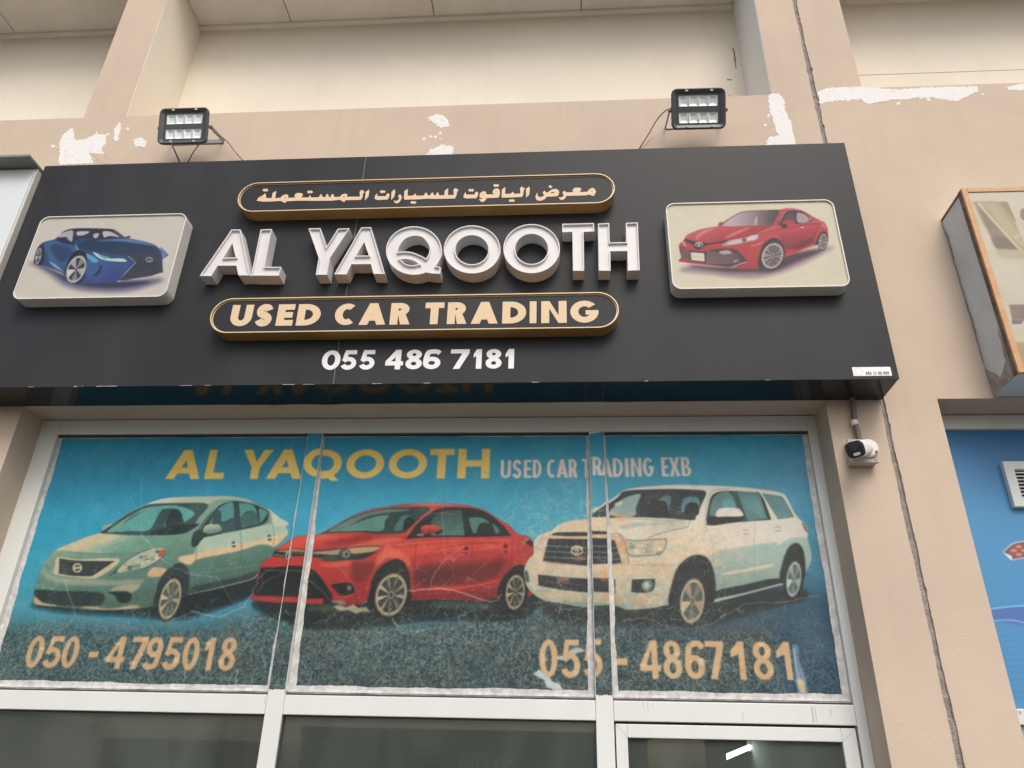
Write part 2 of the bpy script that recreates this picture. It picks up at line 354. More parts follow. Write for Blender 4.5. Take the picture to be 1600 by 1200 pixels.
    c.fill(F([(780, 730), (830, 660), (930, 590), (1060, 535), (1160, 522), (1190, 550), (1150, 610), (1030, 685), (880, 718)]), (164, 178, 160))
    r = np.random.RandomState(3)
    for k in range(26):
        x = 830 + r.rand() * 300; y = 700 - (x - 830) * .42 + (r.rand() - .5) * 80
        c.fill(F(ell(x, y, 8 + r.rand() * 20, 6 + r.rand() * 14)), [(196, 164, 130), (92, 110, 100), (206, 200, 178), (120, 150, 138)][k % 4], soft=.4, alpha=.8)
    c.fill(F([(1130, 600), (1150, 545), (1188, 545), (1170, 590)]), (186, 96, 72), soft=.5)
    c.line(F([(170, 660), (185, 685), (205, 700)]), .8, (70, 84, 80))
    c.fill(F([(140, 700), (240, 760), (400, 780), (620, 790), (760, 800), (900, 790), (1010, 800), (940, 830), (700, 845), (400, 840), (220, 800), (140, 740)]), (158, 168, 146), soft=2, alpha=.8)
    c.fill(F([(85, 880), (300, 890), (640, 905), (655, 1000), (520, 1020), (200, 1005), (95, 950)]), (62, 78, 75), soft=1)
    for k in range(3): c.line(F([(110, 905 + k * 30), (350, 925 + k * 28), (560, 935 + k * 26)]), .5, (92, 106, 98), alpha=.7)
    c.fill(F([(695, 900, 1), (860, 892), (905, 925), (880, 985), (800, 985), (760, 930)]), (52, 68, 66)); c.fill(F([(720, 885), (780, 850), (900, 828), (975, 830), (960, 870), (900, 905), (850, 890)]), (160, 166, 142), soft=1)
    c.fill(F([(80, 940), (150, 990), (260, 1010), (240, 1022), (90, 1005)]), (190, 178, 140), soft=1); c.fill(F([(470, 1030), (560, 1020), (720, 1040), (910, 1010), (960, 1035), (700, 1055)]), (186, 172, 138), soft=1.2)
    c.clip = None
    c.fill(F([(655, 375), (660, 335), (720, 315), (740, 325), (690, 370)]), (150, 168, 152)); c.fill(F([(640, 392), (740, 330), (700, 375)]), (58, 76, 74))

def car_red(c):
    F = frame(390, 780, 6.0)
    c.fill(F([(60, 960), (200, 1080), (600, 1200), (1200, 1180), (1700, 1120), (2500, 1110), (2690, 900), (2200, 900), (1300, 930), (700, 960)]), (48, 62, 60), soft=5, alpha=.95)
    c.fill(F([(560, 1000), (760, 985), (1000, 1010), (1060, 1050), (800, 1060), (560, 1050)]), (96, 118, 92), soft=3, alpha=.7)
    c.fill(F([(1720, 960), (2000, 965), (2250, 985), (2200, 1020), (1900, 1025), (1740, 1005)]), (86, 112, 102), soft=3, alpha=.8)
    body = F([(205, 525), (250, 462), (330, 410), (420, 372), (560, 342), (640, 328), (720, 293), (860, 210), (1000, 140), (1130, 97), (1260, 74), (1420, 50), (1660, 38), (1860, 44), (2020, 55), (2130, 80), (2220, 112),
              (2340, 190), (2440, 255), (2510, 322), (2610, 350), (2648, 395), (2662, 455), (2655, 560), (2640, 760), (2650, 880), (2590, 905), (2340, 920), (2160, 955), (1860, 935), (1500, 950), (1110, 960), (1040, 985), (880, 990), (760, 960),
              (690, 978), (400, 976), (200, 962), (30, 938), (24, 895), (60, 800), (75, 720), (100, 640), (140, 575), (190, 548)])
    c.fill(body, [(F([(900, 300)])[0], (208, 84, 70)), (F([(900, 700)])[0], (192, 72, 66)), (F([(900, 980)])[0], (170, 62, 58))])
    c.clip = c.mask(body)
    # hood
    c.fill(F([(420, 372), (640, 328), (900, 318), (1240, 330), (1400, 345), (1460, 365), (1280, 400), (1000, 450), (700, 470), (380, 470), (250, 465)]), [(F([(700, 320)])[0], (218, 98, 80)), (F([(760, 470)])[0], (180, 62, 56))], soft=1)
    c.fill(F([(700, 455), (900, 440), (1100, 390), (1300, 350), (1440, 372), (1250, 425), (1000, 452)]), (226, 128, 98), soft=3, alpha=.75)
    c.fill(F([(560, 350), (800, 330), (1000, 330), (850, 360), (640, 380)]), (226, 122, 98), soft=3, alpha=.5)
    c.fill(F([(700, 400), (900, 380), (1100, 350), (1000, 400), (820, 425)]), (160, 50, 46), soft=3, alpha=.5)
    # roof + pillars
    c.fill(F([(1260, 74), (1420, 50), (1660, 38), (1860, 44), (2020, 55), (1950, 70), (1780, 70), (1680, 78), (1440, 78), (1260, 84)]), (206, 88, 72), soft=.5)
    c.fill(F([(1660, 38), (1860, 44), (1900, 56), (1700, 56), (1500, 50)]), (232, 150, 124), soft=1.5, alpha=.7)
    # side shading
    c.fill(F([(1300, 480), (1700, 420), (2200, 405), (2450, 410), (2460, 480), (2200, 470), (1700, 500), (1400, 560)]), (220, 98, 80), soft=3, alpha=.8)
    c.fill(F([(1560, 640), (1800, 600), (2150, 590), (2370, 560), (2400, 600), (2300, 720), (2150, 770), (1900, 800), (1700, 800), (1560, 740)]), (128, 54, 52), soft=8, alpha=.9)
    c.fill(F([(1520, 720), (1700, 640), (1900, 680), (1850, 790), (1600, 800)]), (108, 50, 50), soft=8, alpha=.8)
    c.fill(F([(1680, 820), (1900, 815), (2150, 790), (2330, 745), (2300, 785), (2080, 830), (1850, 860)]), (222, 92, 80), soft=2, alpha=.8)
    c.line(F([(1500, 860), (1850, 860), (2100, 830), (2310, 790)]), .8, (120, 44, 42)); c.fill(F([(1500, 900), (1850, 890), (2250, 850), (2340, 920), (2160, 955), (1860, 935), (1500, 950)]), (150, 56, 52), soft=1)
    c.line(F([(1560, 400), (1545, 640), (1560, 900)]), .6, (110, 40, 40)); c.line(F([(2085, 378), (2080, 600), (2072, 830)]), .6, (116, 42, 42)); c.line(F([(2455, 370), (2458, 500), (2440, 620), (2360, 740)]), .6, (116, 42, 42))
    c.line(F([(1260, 440), (1600, 405), (2000, 385), (2300, 382), (2460, 390)]), 1.2, (236, 150, 120), soft=.8, alpha=.8)
    c.line(F([(1700, 470), (2000, 425), (2250, 412), (2460, 425)]), .7, (140, 46, 44), soft=.5)
    # front fender / bumper tones
    c.fill(F([(1260, 450), (1320, 440), (1480, 530), (1500, 640), (1420, 560), (1300, 550), (1220, 600), (1160, 640), (1180, 560)]), (226, 126, 100), soft=2.5, alpha=.8)
    c.fill(F([(960, 590), (1100, 590), (1180, 600), (1140, 700), (1040, 780), (960, 740)]), (140, 54, 50), soft=5, alpha=.85)
    c.fill(F([(640, 600), (800, 590), (960, 575), (900, 620), (720, 640)]), (224, 110, 88), soft=2, alpha=.7)
    # headlamps, upper grille bar
    c.fill(F([(200, 525), (235, 475), (320, 470), (520, 480), (830, 462), (1060, 440), (1225, 445), (1090, 550), (900, 570), (720, 580), (640, 545), (420, 545), (330, 545)]), (60, 66, 60))
    c.fill(F([(235, 480), (400, 478), (600, 490), (850, 468), (1060, 446), (1220, 446), (1160, 490), (950, 500), (800, 520), (560, 505), (380, 500)]), (176, 158, 128), soft=.5)
    c.fill(F([(860, 480), (1000, 455), (1200, 450), (1120, 495), (960, 510)]), (196, 170, 132), soft=.8, alpha=.9)
    c.fill(F(ell(892, 510, 58, 48)), (96, 104, 92)); c.fill(F(ell(905, 512, 34, 34)), (150, 152, 134)); c.fill(F(ell(908, 514, 16, 18)), (70, 80, 74))
    c.fill(F([(660, 545), (800, 525), (830, 560), (730, 578)]), (70, 92, 80)); c.fill(F([(960, 545), (1060, 510), (1130, 500), (1070, 548)]), (52, 62, 60))
    c.line(F([(215, 515), (330, 532)]), .9, (206, 190, 164)); c.line(F([(410, 515), (560, 518), (700, 505)]), .8, (190, 172, 140))
    c.fill(F(ell(370, 525, 36, 42)), (190, 190, 176), holes=[F(ell(370, 525, 25, 31))]); c.fill(F(ell(370, 512, 24, 12)), (190, 190, 176), holes=[F(ell(370, 512, 16, 6))]); c.fill(F(ell(370, 540, 9, 26)), (190, 190, 176))
    # big lower grille
    c.fill(F([(75, 760), (105, 640, 1), (330, 632), (540, 640, 1), (640, 700), (770, 890, 1), (690, 930), (400, 920), (200, 905), (40, 890)]), (44, 52, 50))
    c.line(F([(130, 660), (330, 672), (560, 690), (600, 698)]), 1.2, (128, 132, 120))
    for k in range(6): c.line(F([(80, 720 + k * 30), (330, 735 + k * 30), (640, 745 + k * 28)]), .4, (68, 76, 72), alpha=.8)
    c.line(F([(110, 690), (112, 740), (125, 790)]), 1.2, (150, 130, 104), alpha=.8)
    c.fill(F([(30, 900), (200, 925), (500, 940), (690, 930), (690, 975), (400, 974), (200, 960), (30, 936)]), (198, 70, 66), soft=.4)
    c.fill(F([(690, 940), (770, 895), (760, 970), (700, 975)]), (70, 50, 48))
    c.fill(F([(755, 800, 1), (900, 780), (960, 800), (985, 860), (940, 890), (850, 890)]), (50, 50, 48)); c.fill(F(ell(930, 830, 28, 34)), (92, 96, 86)); c.fill(F(ell(934, 832, 14, 20)), (150, 148, 130))
    c.line(F([(800, 915), (900, 915), (985, 880)]), .8, (226, 130, 110))
    c.fill(F([(770, 950), (880, 945), (890, 990), (780, 985)]), (176, 140, 122), soft=.8, alpha=.9)
    # arches
    c.fill(F([(1110, 960), (1130, 840), (1160, 720), (1240, 620), (1360, 560), (1440, 590), (1490, 680), (1500, 800), (1500, 950), (1300, 1000)]), (46, 50, 48), soft=.6)
    c.fill(F([(2330, 900), (2350, 780), (2420, 680), (2500, 620), (2570, 625), (2600, 700), (2600, 900), (2500, 960)]), (46, 50, 48), soft=.6)
    c.clip = None
    wheel(c, F([(1325, 895)])[0], (30, -2), (-4, 40), (46, 52, 50), (196, 184, 156), (74, 82, 76), 9, .2, r_rim=.80)
    wheel(c, F([(2488, 870)])[0], (18, -1), (-2, 33), (46, 52, 50), (196, 184, 156), (74, 82, 76), 9, .2, r_rim=.80)
    c.clip = c.mask(body)
    # windscreen
    c.fill(F([(640, 328), (740, 290), (900, 195), (1060, 130), (1260, 86), (1440, 76), (1690, 80), (1600, 170), (1500, 270), (1440, 312), (1250, 325), (1000, 308), (760, 318)]), (62, 88, 84))
    c.fill(F([(735, 305), (860, 225), (1040, 145), (1260, 95), (1500, 92), (1440, 112), (1260, 130), (1080, 170), (940, 250), (860, 300)]), (116, 146, 132), soft=.6)
    c.fill(F([(860, 298), (980, 230), (1140, 170), (1300, 150), (1270, 200), (1240, 292), (1050, 296)]), (110, 156, 146))
    c.fill(F([(1350, 290), (1400, 190), (1440, 150), (1510, 160), (1470, 230), (1440, 285)]), (92, 136, 128)); c.fill(F([(1440, 290), (1450, 200), (1490, 165), (1530, 180), (1520, 250)]), (44, 58, 56))
    c.line(F([(740, 316), (1000, 304), (1240, 322)]), .9, (40, 48, 46))
    # side glass
    c.fill(F([(1470, 370), (1475, 355), (1560, 240), (1660, 150), (1780, 85), (1950, 76), (2130, 92), (2260, 150), (2380, 250), (2435, 320), (2425, 342), (2080, 348), (1700, 352)]), (46, 60, 58))
    c.fill(F([(1700, 340, 1), (1705, 200), (1790, 120), (1980, 98, 1), (2000, 220), (2015, 338, 1)]), [(F([(1800, 100)])[0], (70, 96, 90)), (F([(1850, 340)])[0], (98, 140, 130))])
    c.fill(F([(2050, 175, 1), (2160, 170), (2240, 215), (2280, 310, 1), (2090, 318, 1)]), (104, 144, 132)); c.fill(F([(2275, 230), (2320, 260), (2340, 310), (2300, 310)]), (96, 136, 126))
    c.fill(F([(2135, 318), (2150, 240), (2200, 218), (2255, 240), (2270, 315)]), (52, 68, 66))
    c.line(F([(1690, 135), (1800, 130), (1930, 142)]), .7, (170, 176, 160), alpha=.7)
    c.line(F([(1470, 368), (1700, 353), (2080, 349), (2425, 343)]), .7, (30, 36, 36))
    # mirror, handles, tail lamp
    c.fill(F([(1560, 335), (1600, 320), (1640, 325), (1600, 345)]), (150, 146, 132))
    c.fill(F([(1605, 300), (1612, 255), (1680, 240), (1760, 250), (1800, 285), (1780, 315), (1700, 322), (1630, 325)]), [(F([(1700, 240)])[0], (222, 104, 84)), (F([(1700, 325)])[0], (150, 52, 48))]); c.fill(F([(1740, 310), (1805, 285), (1800, 310), (1760, 330)]), (40, 44, 44))
    for x, y in ((2025, 483), (2393, 465)):
        c.fill(F([(x - 20, y - 10), (x, y - 45), (x + 25, y - 30), (x + 20, y + 20), (x, y + 40)]), (120, 44, 42)); c.fill(F([(x - 44, y), (x + 44, y - 8), (x + 42, y + 10), (x - 40, y + 14)]), (210, 92, 78))
    c.fill(F([(2580, 400), (2640, 385), (2660, 450), (2630, 440)]), (90, 44, 46)); c.fill(F([(2540, 405), (2600, 365), (2620, 370), (2570, 415)]), (176, 120, 100), soft=.8)
    c.clip = None

def car_white(c):
    F = frame(810, 740, 4.8)
    c.fill(F([(160, 930), (220, 1050), (500, 1120), (1000, 1140), (1400, 1130), (1900, 1000), (2160, 920), (2000, 860), (1400, 940), (700, 960)]), (52, 66, 64), soft=6, alpha=.95)
    body = F([(42, 720), (75, 640), (112, 600), (112, 520), (150, 465), (240, 430), (290, 392), (360, 360), (460, 345), (548, 335), (560, 312), (640, 230), (720, 175), (790, 125), (880, 105), (1000, 93), (1176, 84), (1456, 90), (1656, 101),
              (1856, 122), (1976, 148), (2016, 190), (2066, 290), (2106, 340), (2151, 390), (2168, 440), (2166, 490), (2191, 580), (2191, 660), (2151, 745), (2141, 792), (1966, 835), (1476, 962), (1440, 960), (1101, 988), (1020, 1005), (820, 1020),
              (720, 992), (500, 1000), (330, 975), (180, 945), (90, 880), (52, 820)])
    c.fill(body, [(F([(800, 330)])[0], (206, 204, 184)), (F([(800, 700)])[0], (194, 186, 158)), (F([(800, 1000)])[0], (150, 172, 154))])
    c.clip = c.mask(body)
    # side of the body: pale shoulder, grey-green lower doors
    c.fill(F([(1380, 300), (1500, 380), (1900, 340), (2110, 345), (2170, 480), (1930, 540), (1500, 570), (1320, 560), (1300, 420)]), (208, 204, 188), soft=3)
    c.fill(F([(1420, 640), (1500, 580), (1700, 545), (1920, 515), (1940, 540), (1990, 510), (2060, 480), (2166, 490), (2191, 600), (2160, 740), (1960, 800), (1480, 890), (1440, 760)]), [(F([(1700, 540)])[0], (158, 186, 174)), (F([(1700, 880)])[0], (134, 160, 146))], soft=1.5)
    c.fill(F([(1520, 760), (1560, 740), (1760, 700), (1900, 676), (1915, 686), (1880, 702), (1700, 735)]), (204, 196, 168), soft=1)
    c.fill(F([(1480, 880), (1700, 830), (1880, 790), (1970, 790), (1966, 835), (1700, 900), (1480, 950)]), (54, 66, 64)); c.fill(F([(1470, 940), (1700, 890), (1966, 822), (1966, 845), (1700, 920), (1476, 965)]), (164, 186, 170))
    c.line(F([(1770, 330), (1766, 560), (1770, 790)]), .6, (140, 150, 138)); c.line(F([(1410, 400), (1455, 560), (1465, 860)]), .6, (150, 156, 142)); c.line(F([(1390, 380), (1410, 440)]), .7, (120, 136, 128))
    # hood and front
    c.fill(F([(360, 360), (548, 335), (700, 330), (1000, 345), (1230, 352), (1240, 400), (1060, 440), (960, 490), (800, 490), (760, 450), (560, 440), (300, 430)]), [(F([(600, 330)])[0], (206, 184, 150)), (F([(900, 350)])[0], (204, 206, 188)), (F([(1150, 420)])[0], (178, 190, 174))], soft=1)
    c.fill(F([(770, 385), (1000, 360), (1220, 362), (1100, 380), (900, 395), (800, 420)]), (150, 176, 164), soft=2, alpha=.9)
    c.line(F([(960, 492), (1020, 460), (1150, 425), (1260, 400), (1285, 355)]), .7, (78, 92, 90)); c.line(F([(550, 335), (700, 330), (1000, 345), (1240, 352)]), .8, (120, 130, 120))
    # grille
    c.fill(F([(185, 660), (215, 470), (290, 440), (560, 440), (730, 445), (790, 490), (830, 680), (740, 690), (430, 690)]), (196, 166, 128), soft=.6)
    c.line(F([(730, 442), (775, 470), (800, 540), (828, 680)]), 1.0, (96, 112, 104))
    c.fill(F([(245, 462, 1), (300, 440), (560, 440), (680, 448), (660, 462), (400, 468)]), (50, 58, 58))
    c.fill(F([(180, 658, 1), (225, 486, 1), (480, 490), (720, 498, 1), (768, 660), (760, 675), (560, 690), (340, 680)]), (48, 58, 58))
    for k in range(3): c.line(F([(212 - k * 10, 540 + k * 42), (480, 552 + k * 42), (745 + k * 6, 556 + k * 42)]), 1.6, (112, 142, 132), alpha=.9)
    c.line(F([(185, 655), (400, 682), (560, 692), (770, 672)]), 1.1, (176, 176, 160))
    c.fill(F(ell(437, 575, 46, 38)), (206, 190, 156), holes=[F(ell(437, 575, 36, 29))]); c.fill(F(ell(437, 564, 34, 13)), (206, 190, 156), holes=[F(ell(437, 564, 24, 7))]); c.fill(F(ell(437, 578, 12, 32)), (206, 190, 156), holes=[F(ell(437, 582, 5, 22))])
    # lamps
    c.fill(F([(800, 500), (900, 498), (1060, 486), (1110, 492), (1095, 570), (1050, 610), (960, 618), (830, 614)]), (110, 130, 122)); c.fill(F([(808, 506), (900, 505), (1060, 494), (1102, 498), (1088, 566), (1044, 602), (960, 610), (836, 606)]), (174, 176, 152))
    r = np.random.RandomState(5)
    for k in range(30):
        c.fill(F(ell(830 + r.rand() * 240, 515 + r.rand() * 85, 8 + r.rand() * 18, 6 + r.rand() * 14)), [(206, 170, 128), (120, 140, 130), (214, 206, 182), (150, 160, 144)][k % 4], soft=.5, alpha=.75)
    c.fill(F([(118, 560), (150, 480), (200, 475), (190, 570), (150, 585)]), (186, 180, 156), soft=1); c.line(F([(115, 545), (180, 580)]), .7, (110, 116, 106))
    # bumper
    c.fill(F([(60, 720), (180, 680), (430, 700), (830, 690), (1100, 680), (1100, 760), (720, 750), (430, 720), (150, 730)]), (200, 180, 142), soft=3, alpha=.9)
    c.line(F([(830, 684), (1000, 684), (1190, 682)]), .6, (120, 130, 120))
    c.fill(F([(143, 755, 1), (400, 780), (724, 795, 1), (722, 900, 1), (400, 880), (150, 838, 1)]), (52, 60, 60)); c.line(F([(170, 800), (400, 828), (720, 850)]), .5, (78, 86, 84))
    c.fill(F([(842, 885, 1), (850, 792, 1), (1022, 788, 1), (1018, 850), (985, 885), (900, 892)]), (50, 60, 60)); c.fill(F(ell(962, 840, 40, 44)), (104, 140, 132)); c.fill(F(ell(958, 838, 22, 26)), (168, 176, 156))
    c.fill(F([(46, 740), (62, 725), (80, 780), (76, 815), (52, 800)]), (66, 96, 94)); c.fill(F([(90, 870), (300, 900), (720, 930), (1050, 900), (1020, 960), (760, 950), (330, 950), (150, 920)]), (190, 172, 132), soft=4, alpha=.7)
    c.fill(F([(180, 940), (400, 968), (720, 985), (900, 1010), (760, 1008), (330, 985)]), (112, 150, 134), soft=3, alpha=.8)
    # arches
    c.fill(F([(1130, 990), (1150, 820), (1200, 690), (1300, 615), (1400, 620), (1460, 720), (1475, 880), (1440, 1000), (1300, 1040)]), (50, 58, 58), soft=.6)
    c.fill(F([(1960, 800), (1985, 640), (2030, 545), (2090, 520), (2135, 580), (2150, 720), (2141, 792), (2080, 860)]), (50, 58, 58), soft=.6)
    # windscreen
    c.fill(F([(550, 333), (640, 250), (740, 180), (800, 130), (1000, 118), (1200, 116), (1395, 130), (1370, 230), (1330, 320), (1300, 348), (1100, 334), (800, 325)]), (54, 68, 68))
    c.fill(F([(680, 310), (720, 240), (780, 190), (860, 160), (915, 158), (880, 250), (862, 318)]), (136, 168, 158), soft=.5); c.fill(F([(560, 330), (640, 262), (655, 330)]), (60, 80, 80))
    c.fill(F([(970, 220), (1040, 205), (1090, 165), (1140, 170), (1135, 240), (1125, 290), (1090, 290), (1010, 250)]), (74, 126, 128)); c.fill(F([(1225, 285), (1235, 190), (1290, 172), (1350, 190), (1340, 290)]), (78, 140, 142))
    c.fill(F([(980, 320), (985, 220), (1040, 195), (1100, 210), (1125, 290), (1120, 325)]), (44, 54, 54)); c.fill(F([(1245, 300), (1260, 230), (1310, 215), (1350, 240), (1340, 310)]), (44, 54, 54)); c.fill(F([(720, 225), (770, 205), (775, 225), (735, 240)]), (190, 196, 180))
    # side glass
    c.fill(F([(1408, 360), (1420, 260), (1450, 165), (1520, 132), (1600, 130), (1800, 140, 1), (1840, 200), (1893, 345, 1), (1660, 362), (1430, 386)]), (48, 60, 60))
    c.fill(F([(1430, 310), (1450, 200), (1500, 148), (1580, 138), (1635, 255), (1560, 265), (1490, 280), (1470, 318)]), (92, 140, 136)); c.fill(F([(1540, 250), (1530, 195), (1590, 190), (1625, 255)]), (86, 164, 164))
    c.fill(F([(1635, 135, 1), (1790, 145), (1825, 215), (1866, 338, 1), (1716, 354, 1)]), (86, 138, 136)); c.fill(F([(1680, 180), (1790, 185), (1830, 330), (1780, 300), (1690, 250)]), (92, 160, 158), soft=1, alpha=.7)
    c.fill(F([(1590, 128), (1632, 130), (1720, 358), (1680, 362)]), (66, 92, 90), smooth=False)
    c.fill(F([(1822, 148, 1), (1950, 165), (1990, 190), (2066, 325, 1), (1950, 340), (1930, 320)]), (88, 144, 142))
    c.line(F([(1395, 378), (1408, 250), (1440, 150), (1500, 118), (1600, 112)]), .6, (110, 122, 116)); c.line(F([(1400, 130), (1460, 100), (1600, 104), (1860, 128)]), .6, (150, 156, 144))
    c.fill(F([(1176, 84), (1456, 90), (1656, 101), (1856, 122), (1700, 116), (1480, 104), (1400, 124), (1100, 108), (900, 112), (790, 128)]), (214, 208, 188), soft=.6)
    # mirror, handles, lamp
    c.fill(F([(1410, 320), (1480, 318), (1680, 318), (1672, 345), (1560, 372), (1430, 386)]), (46, 52, 52)); c.fill(F([(1480, 320), (1492, 272), (1540, 256), (1640, 258), (1672, 285), (1676, 318), (1560, 322)]), (210, 204, 188))
    for x, y in ((1705, 438), (1940, 415)):
        c.fill(F(ell(x, y, 34, 22)), (150, 176, 170)); c.fill(F([(x - 36, y - 10), (x + 36, y - 8), (x + 34, y + 6), (x - 30, y + 10)]), (210, 206, 190))
    c.fill(F([(2120, 370), (2145, 385), (2168, 440), (2150, 430)]), (160, 110, 96)); c.clip = None
    c.fill(F([(550, 300), (560, 265), (600, 260), (600, 272), (570, 300)]), (190, 190, 172))
    wheel(c, F([(1302, 955)])[0], (25, -1), (-3, 46), (52, 64, 62), (196, 176, 142), (84, 110, 100), 5, .52, r_rim=.74)
    wheel(c, F([(2062, 790)])[0], (16, -1), (-3, 38), (52, 64, 62), (176, 196, 186), (84, 118, 110), 5, .52, r_rim=.70)

def car_blue(c):
    F = frame(10, 330, 8.0); X = 1120       # the right half was measured in a frame 140 px further right
    c.fill(F([(290, 640), (500, 760), (760, 940), (1100, 1000), (1500, 1000), (1880, 900), (1920, 840), (1500, 860), (900, 860), (500, 680)]), (120, 112, 146), soft=7, alpha=.9)
    c.fill(F([(360, 660), (600, 780), (780, 890), (1100, 950), (1500, 950), (1800, 880), (1400, 880), (900, 860)]), (66, 78, 104), soft=4)
    body = F([(345, 650), (355, 560), (390, 460), (460, 390), (600, 350), (640, 320), (720, 250), (830, 217), (1000, 212), (1180, 216), (1330, 225), (1400, 265), (1500, 335), (1540, 340), (1680, 368), (1800, 400), (1880, 440), (1945, 500), (1960, 560),
              (1950, 620), (1955, 740), (1945, 770), (1800, 810), (1600, 840), (1390, 882), (1100, 900), (880, 905), (760, 850), (700, 770), (520, 700), (400, 672)])
    c.fill(body, [(F([(1000, 350)])[0], (58, 88, 128)), (F([(1000, 550)])[0], (64, 92, 134)), (F([(1000, 900)])[0], (70, 86, 140))])
    c.clip = c.mask(body)
    c.fill(F([(460, 400), (640, 365), (860, 440), (900, 480), (800, 560), (760, 700), (560, 640), (500, 500)]), (72, 112, 160), soft=5)
    c.fill(F([(560, 420), (760, 440), (820, 520), (700, 640), (600, 560)]), (58, 84, 128), soft=5)
    c.fill(F([(870, 430), (1120, 330), (1500, 345), (1750, 400), (1920, 520), (1900, 600), (1500, 560), (1250, 520), (1000, 480)]), (54, 74, 106), soft=3)
    c.fill(F([(1120, 372), (1300, 350), (1500, 340), (1700, 375), (1860, 440), (1700, 410), (1400, 375)]), (96, 138, 184), soft=2)
    c.fill(F([(990, 620), (1300, 620), (1500, 640), (1560, 680), (1400, 860), (1100, 890), (1000, 800)]), [(F([(1100, 620)])[0], (70, 110, 172)), (F([(1200, 880)])[0], (70, 88, 150))], soft=2)
    c.fill(F([(840, 370), (900, 470), (890, 500), (860, 430)]), (120, 170, 200), soft=1)
    c.fill(F([(1000, 530), (1080, 560), (1150, 620), (1090, 640), (1010, 580)]), (104, 178, 210), soft=1.5)
    c.fill(F([(530, 625), (620, 670), (715, 750), (690, 745), (590, 690)]), (130, 176, 208), soft=.5)
    # cabin
    c.fill(F([(640, 322), (720, 250), (830, 222), (1000, 214), (1330, 226), (1400, 268), (1490, 335), (1200, 340), (880, 352), (860, 420), (780, 410), (650, 370)]), (64, 68, 90))
    c.fill(F([(640, 322), (700, 270), (825, 240), (828, 330), (810, 380), (740, 330)]), (186, 180, 190)); c.fill(F([(640, 345), (755, 322), (750, 360), (800, 400), (770, 415), (650, 378)]), (48, 62, 90))
    c.fill(F([(885, 300), (890, 255), (1040, 255), (960, 300)]), (192, 192, 188)); c.fill(F([(1090, 330), (1092, 285), (1150, 275), (1155, 300), (1130, 335)]), (184, 186, 188)); c.fill(F([(1225, 330), (1200, 270), (1230, 248), (1320, 262), (1410, 325), (1330, 312), (1260, 315)]), (196, 192, 186))
    c.fill(F([(1330, 228), (1400, 262), (1500, 330), (1440, 335), (1360, 270)]), (104, 92, 116))
    # arches, wheels
    c.fill(F([(760, 860), (740, 720), (800, 560), (880, 490), (960, 500), (1000, 560), (1000, 700), (960, 850), (880, 905)]), (50, 58, 76), soft=.6)
    c.fill(F([(345, 650), (355, 560), (400, 450), (440, 420), (470, 470), (470, 600), (430, 680)]), (54, 62, 80), soft=.6); c.clip = None
    cx, cy = F([(872, 725)])[0]
    wheel(c, (cx, cy), (15, -2), (-4, 21), (48, 56, 72), (206, 206, 202), (66, 74, 88), 5, .62, r_rim=.98, tw=1.02)
    wheel(c, F([(400, 560)])[0], (4.6, -.8), (-2.2, 13), (54, 62, 78), (196, 196, 196), (74, 82, 98), 5, .62, r_rim=.96)
    c.clip = c.mask(body)
    # headlamp, intakes, grille
    c.fill(F([(1080, 510), (1150, 535), (1230, 570), (1280, 590), (1440, 590), (1495, 610), (1490, 632), (1300, 622), (1190, 600), (1120, 560)]), (190, 226, 214)); c.fill(F([(1150, 545), (1240, 560), (1300, 585), (1220, 590)]), (120, 170, 180), soft=.5)
    c.line(F([(1190, 650), (1140, 720), (1095, 790)]), .9, (150, 170, 200)); c.fill(F([(1190, 655), (1185, 740), (1140, 810), (1090, 800), (1130, 740)]), (58, 66, 100))
    gr = F([(1525, 560, 1), (1620, 640, 1), (1385, 880, 1), (1600, 845), (1800, 810), (1945, 765), (1955, 700), (1930, 600), (1920, 540), (1840, 500), (1700, 520)])
    c.fill(gr, [(F([(1700, 500)])[0], (64, 74, 96)), (F([(1700, 850)])[0], (84, 86, 98))])
    for k in range(8): c.line(F([(1600 - k * 25, 660 + k * 24), (1780, 655 + k * 22), (1945, 620 + k * 18)]), .35, (46, 52, 66), alpha=.8)
    c.line(F([(1525, 562), (1618, 640), (1500, 760), (1385, 880), (1600, 850), (1800, 815), (1945, 768)]), 1.0, (198, 206, 210), smooth=False)
    c.line(F([(1385, 876), (1500, 872)]), 1.6, (198, 206, 210))
    c.fill(F(ell(1785, 605, 44, 32)), (190, 192, 196), holes=[F(ell(1785, 605, 34, 23))]); c.line(F([(1800, 580), (1775, 622), (1812, 625)]), .9, (190, 192, 196), smooth=False)
    c.fill(F([(1910, 430), (1960, 470), (2010, 540), (1985, 580), (1950, 590), (1935, 520)]), (96, 132, 176), soft=.7); c.clip = None
    c.fill(F([(1925, 450), (1975, 490), (2020, 540), (1990, 575), (1955, 592), (1945, 530)]), (110, 142, 178), soft=.8); c.fill(F([(1990, 560), (2020, 535), (2010, 560)]), (60, 70, 100))
    c.fill(F([(1480, 330), (1530, 308), (1552, 322), (1530, 335)]), (70, 72, 100))

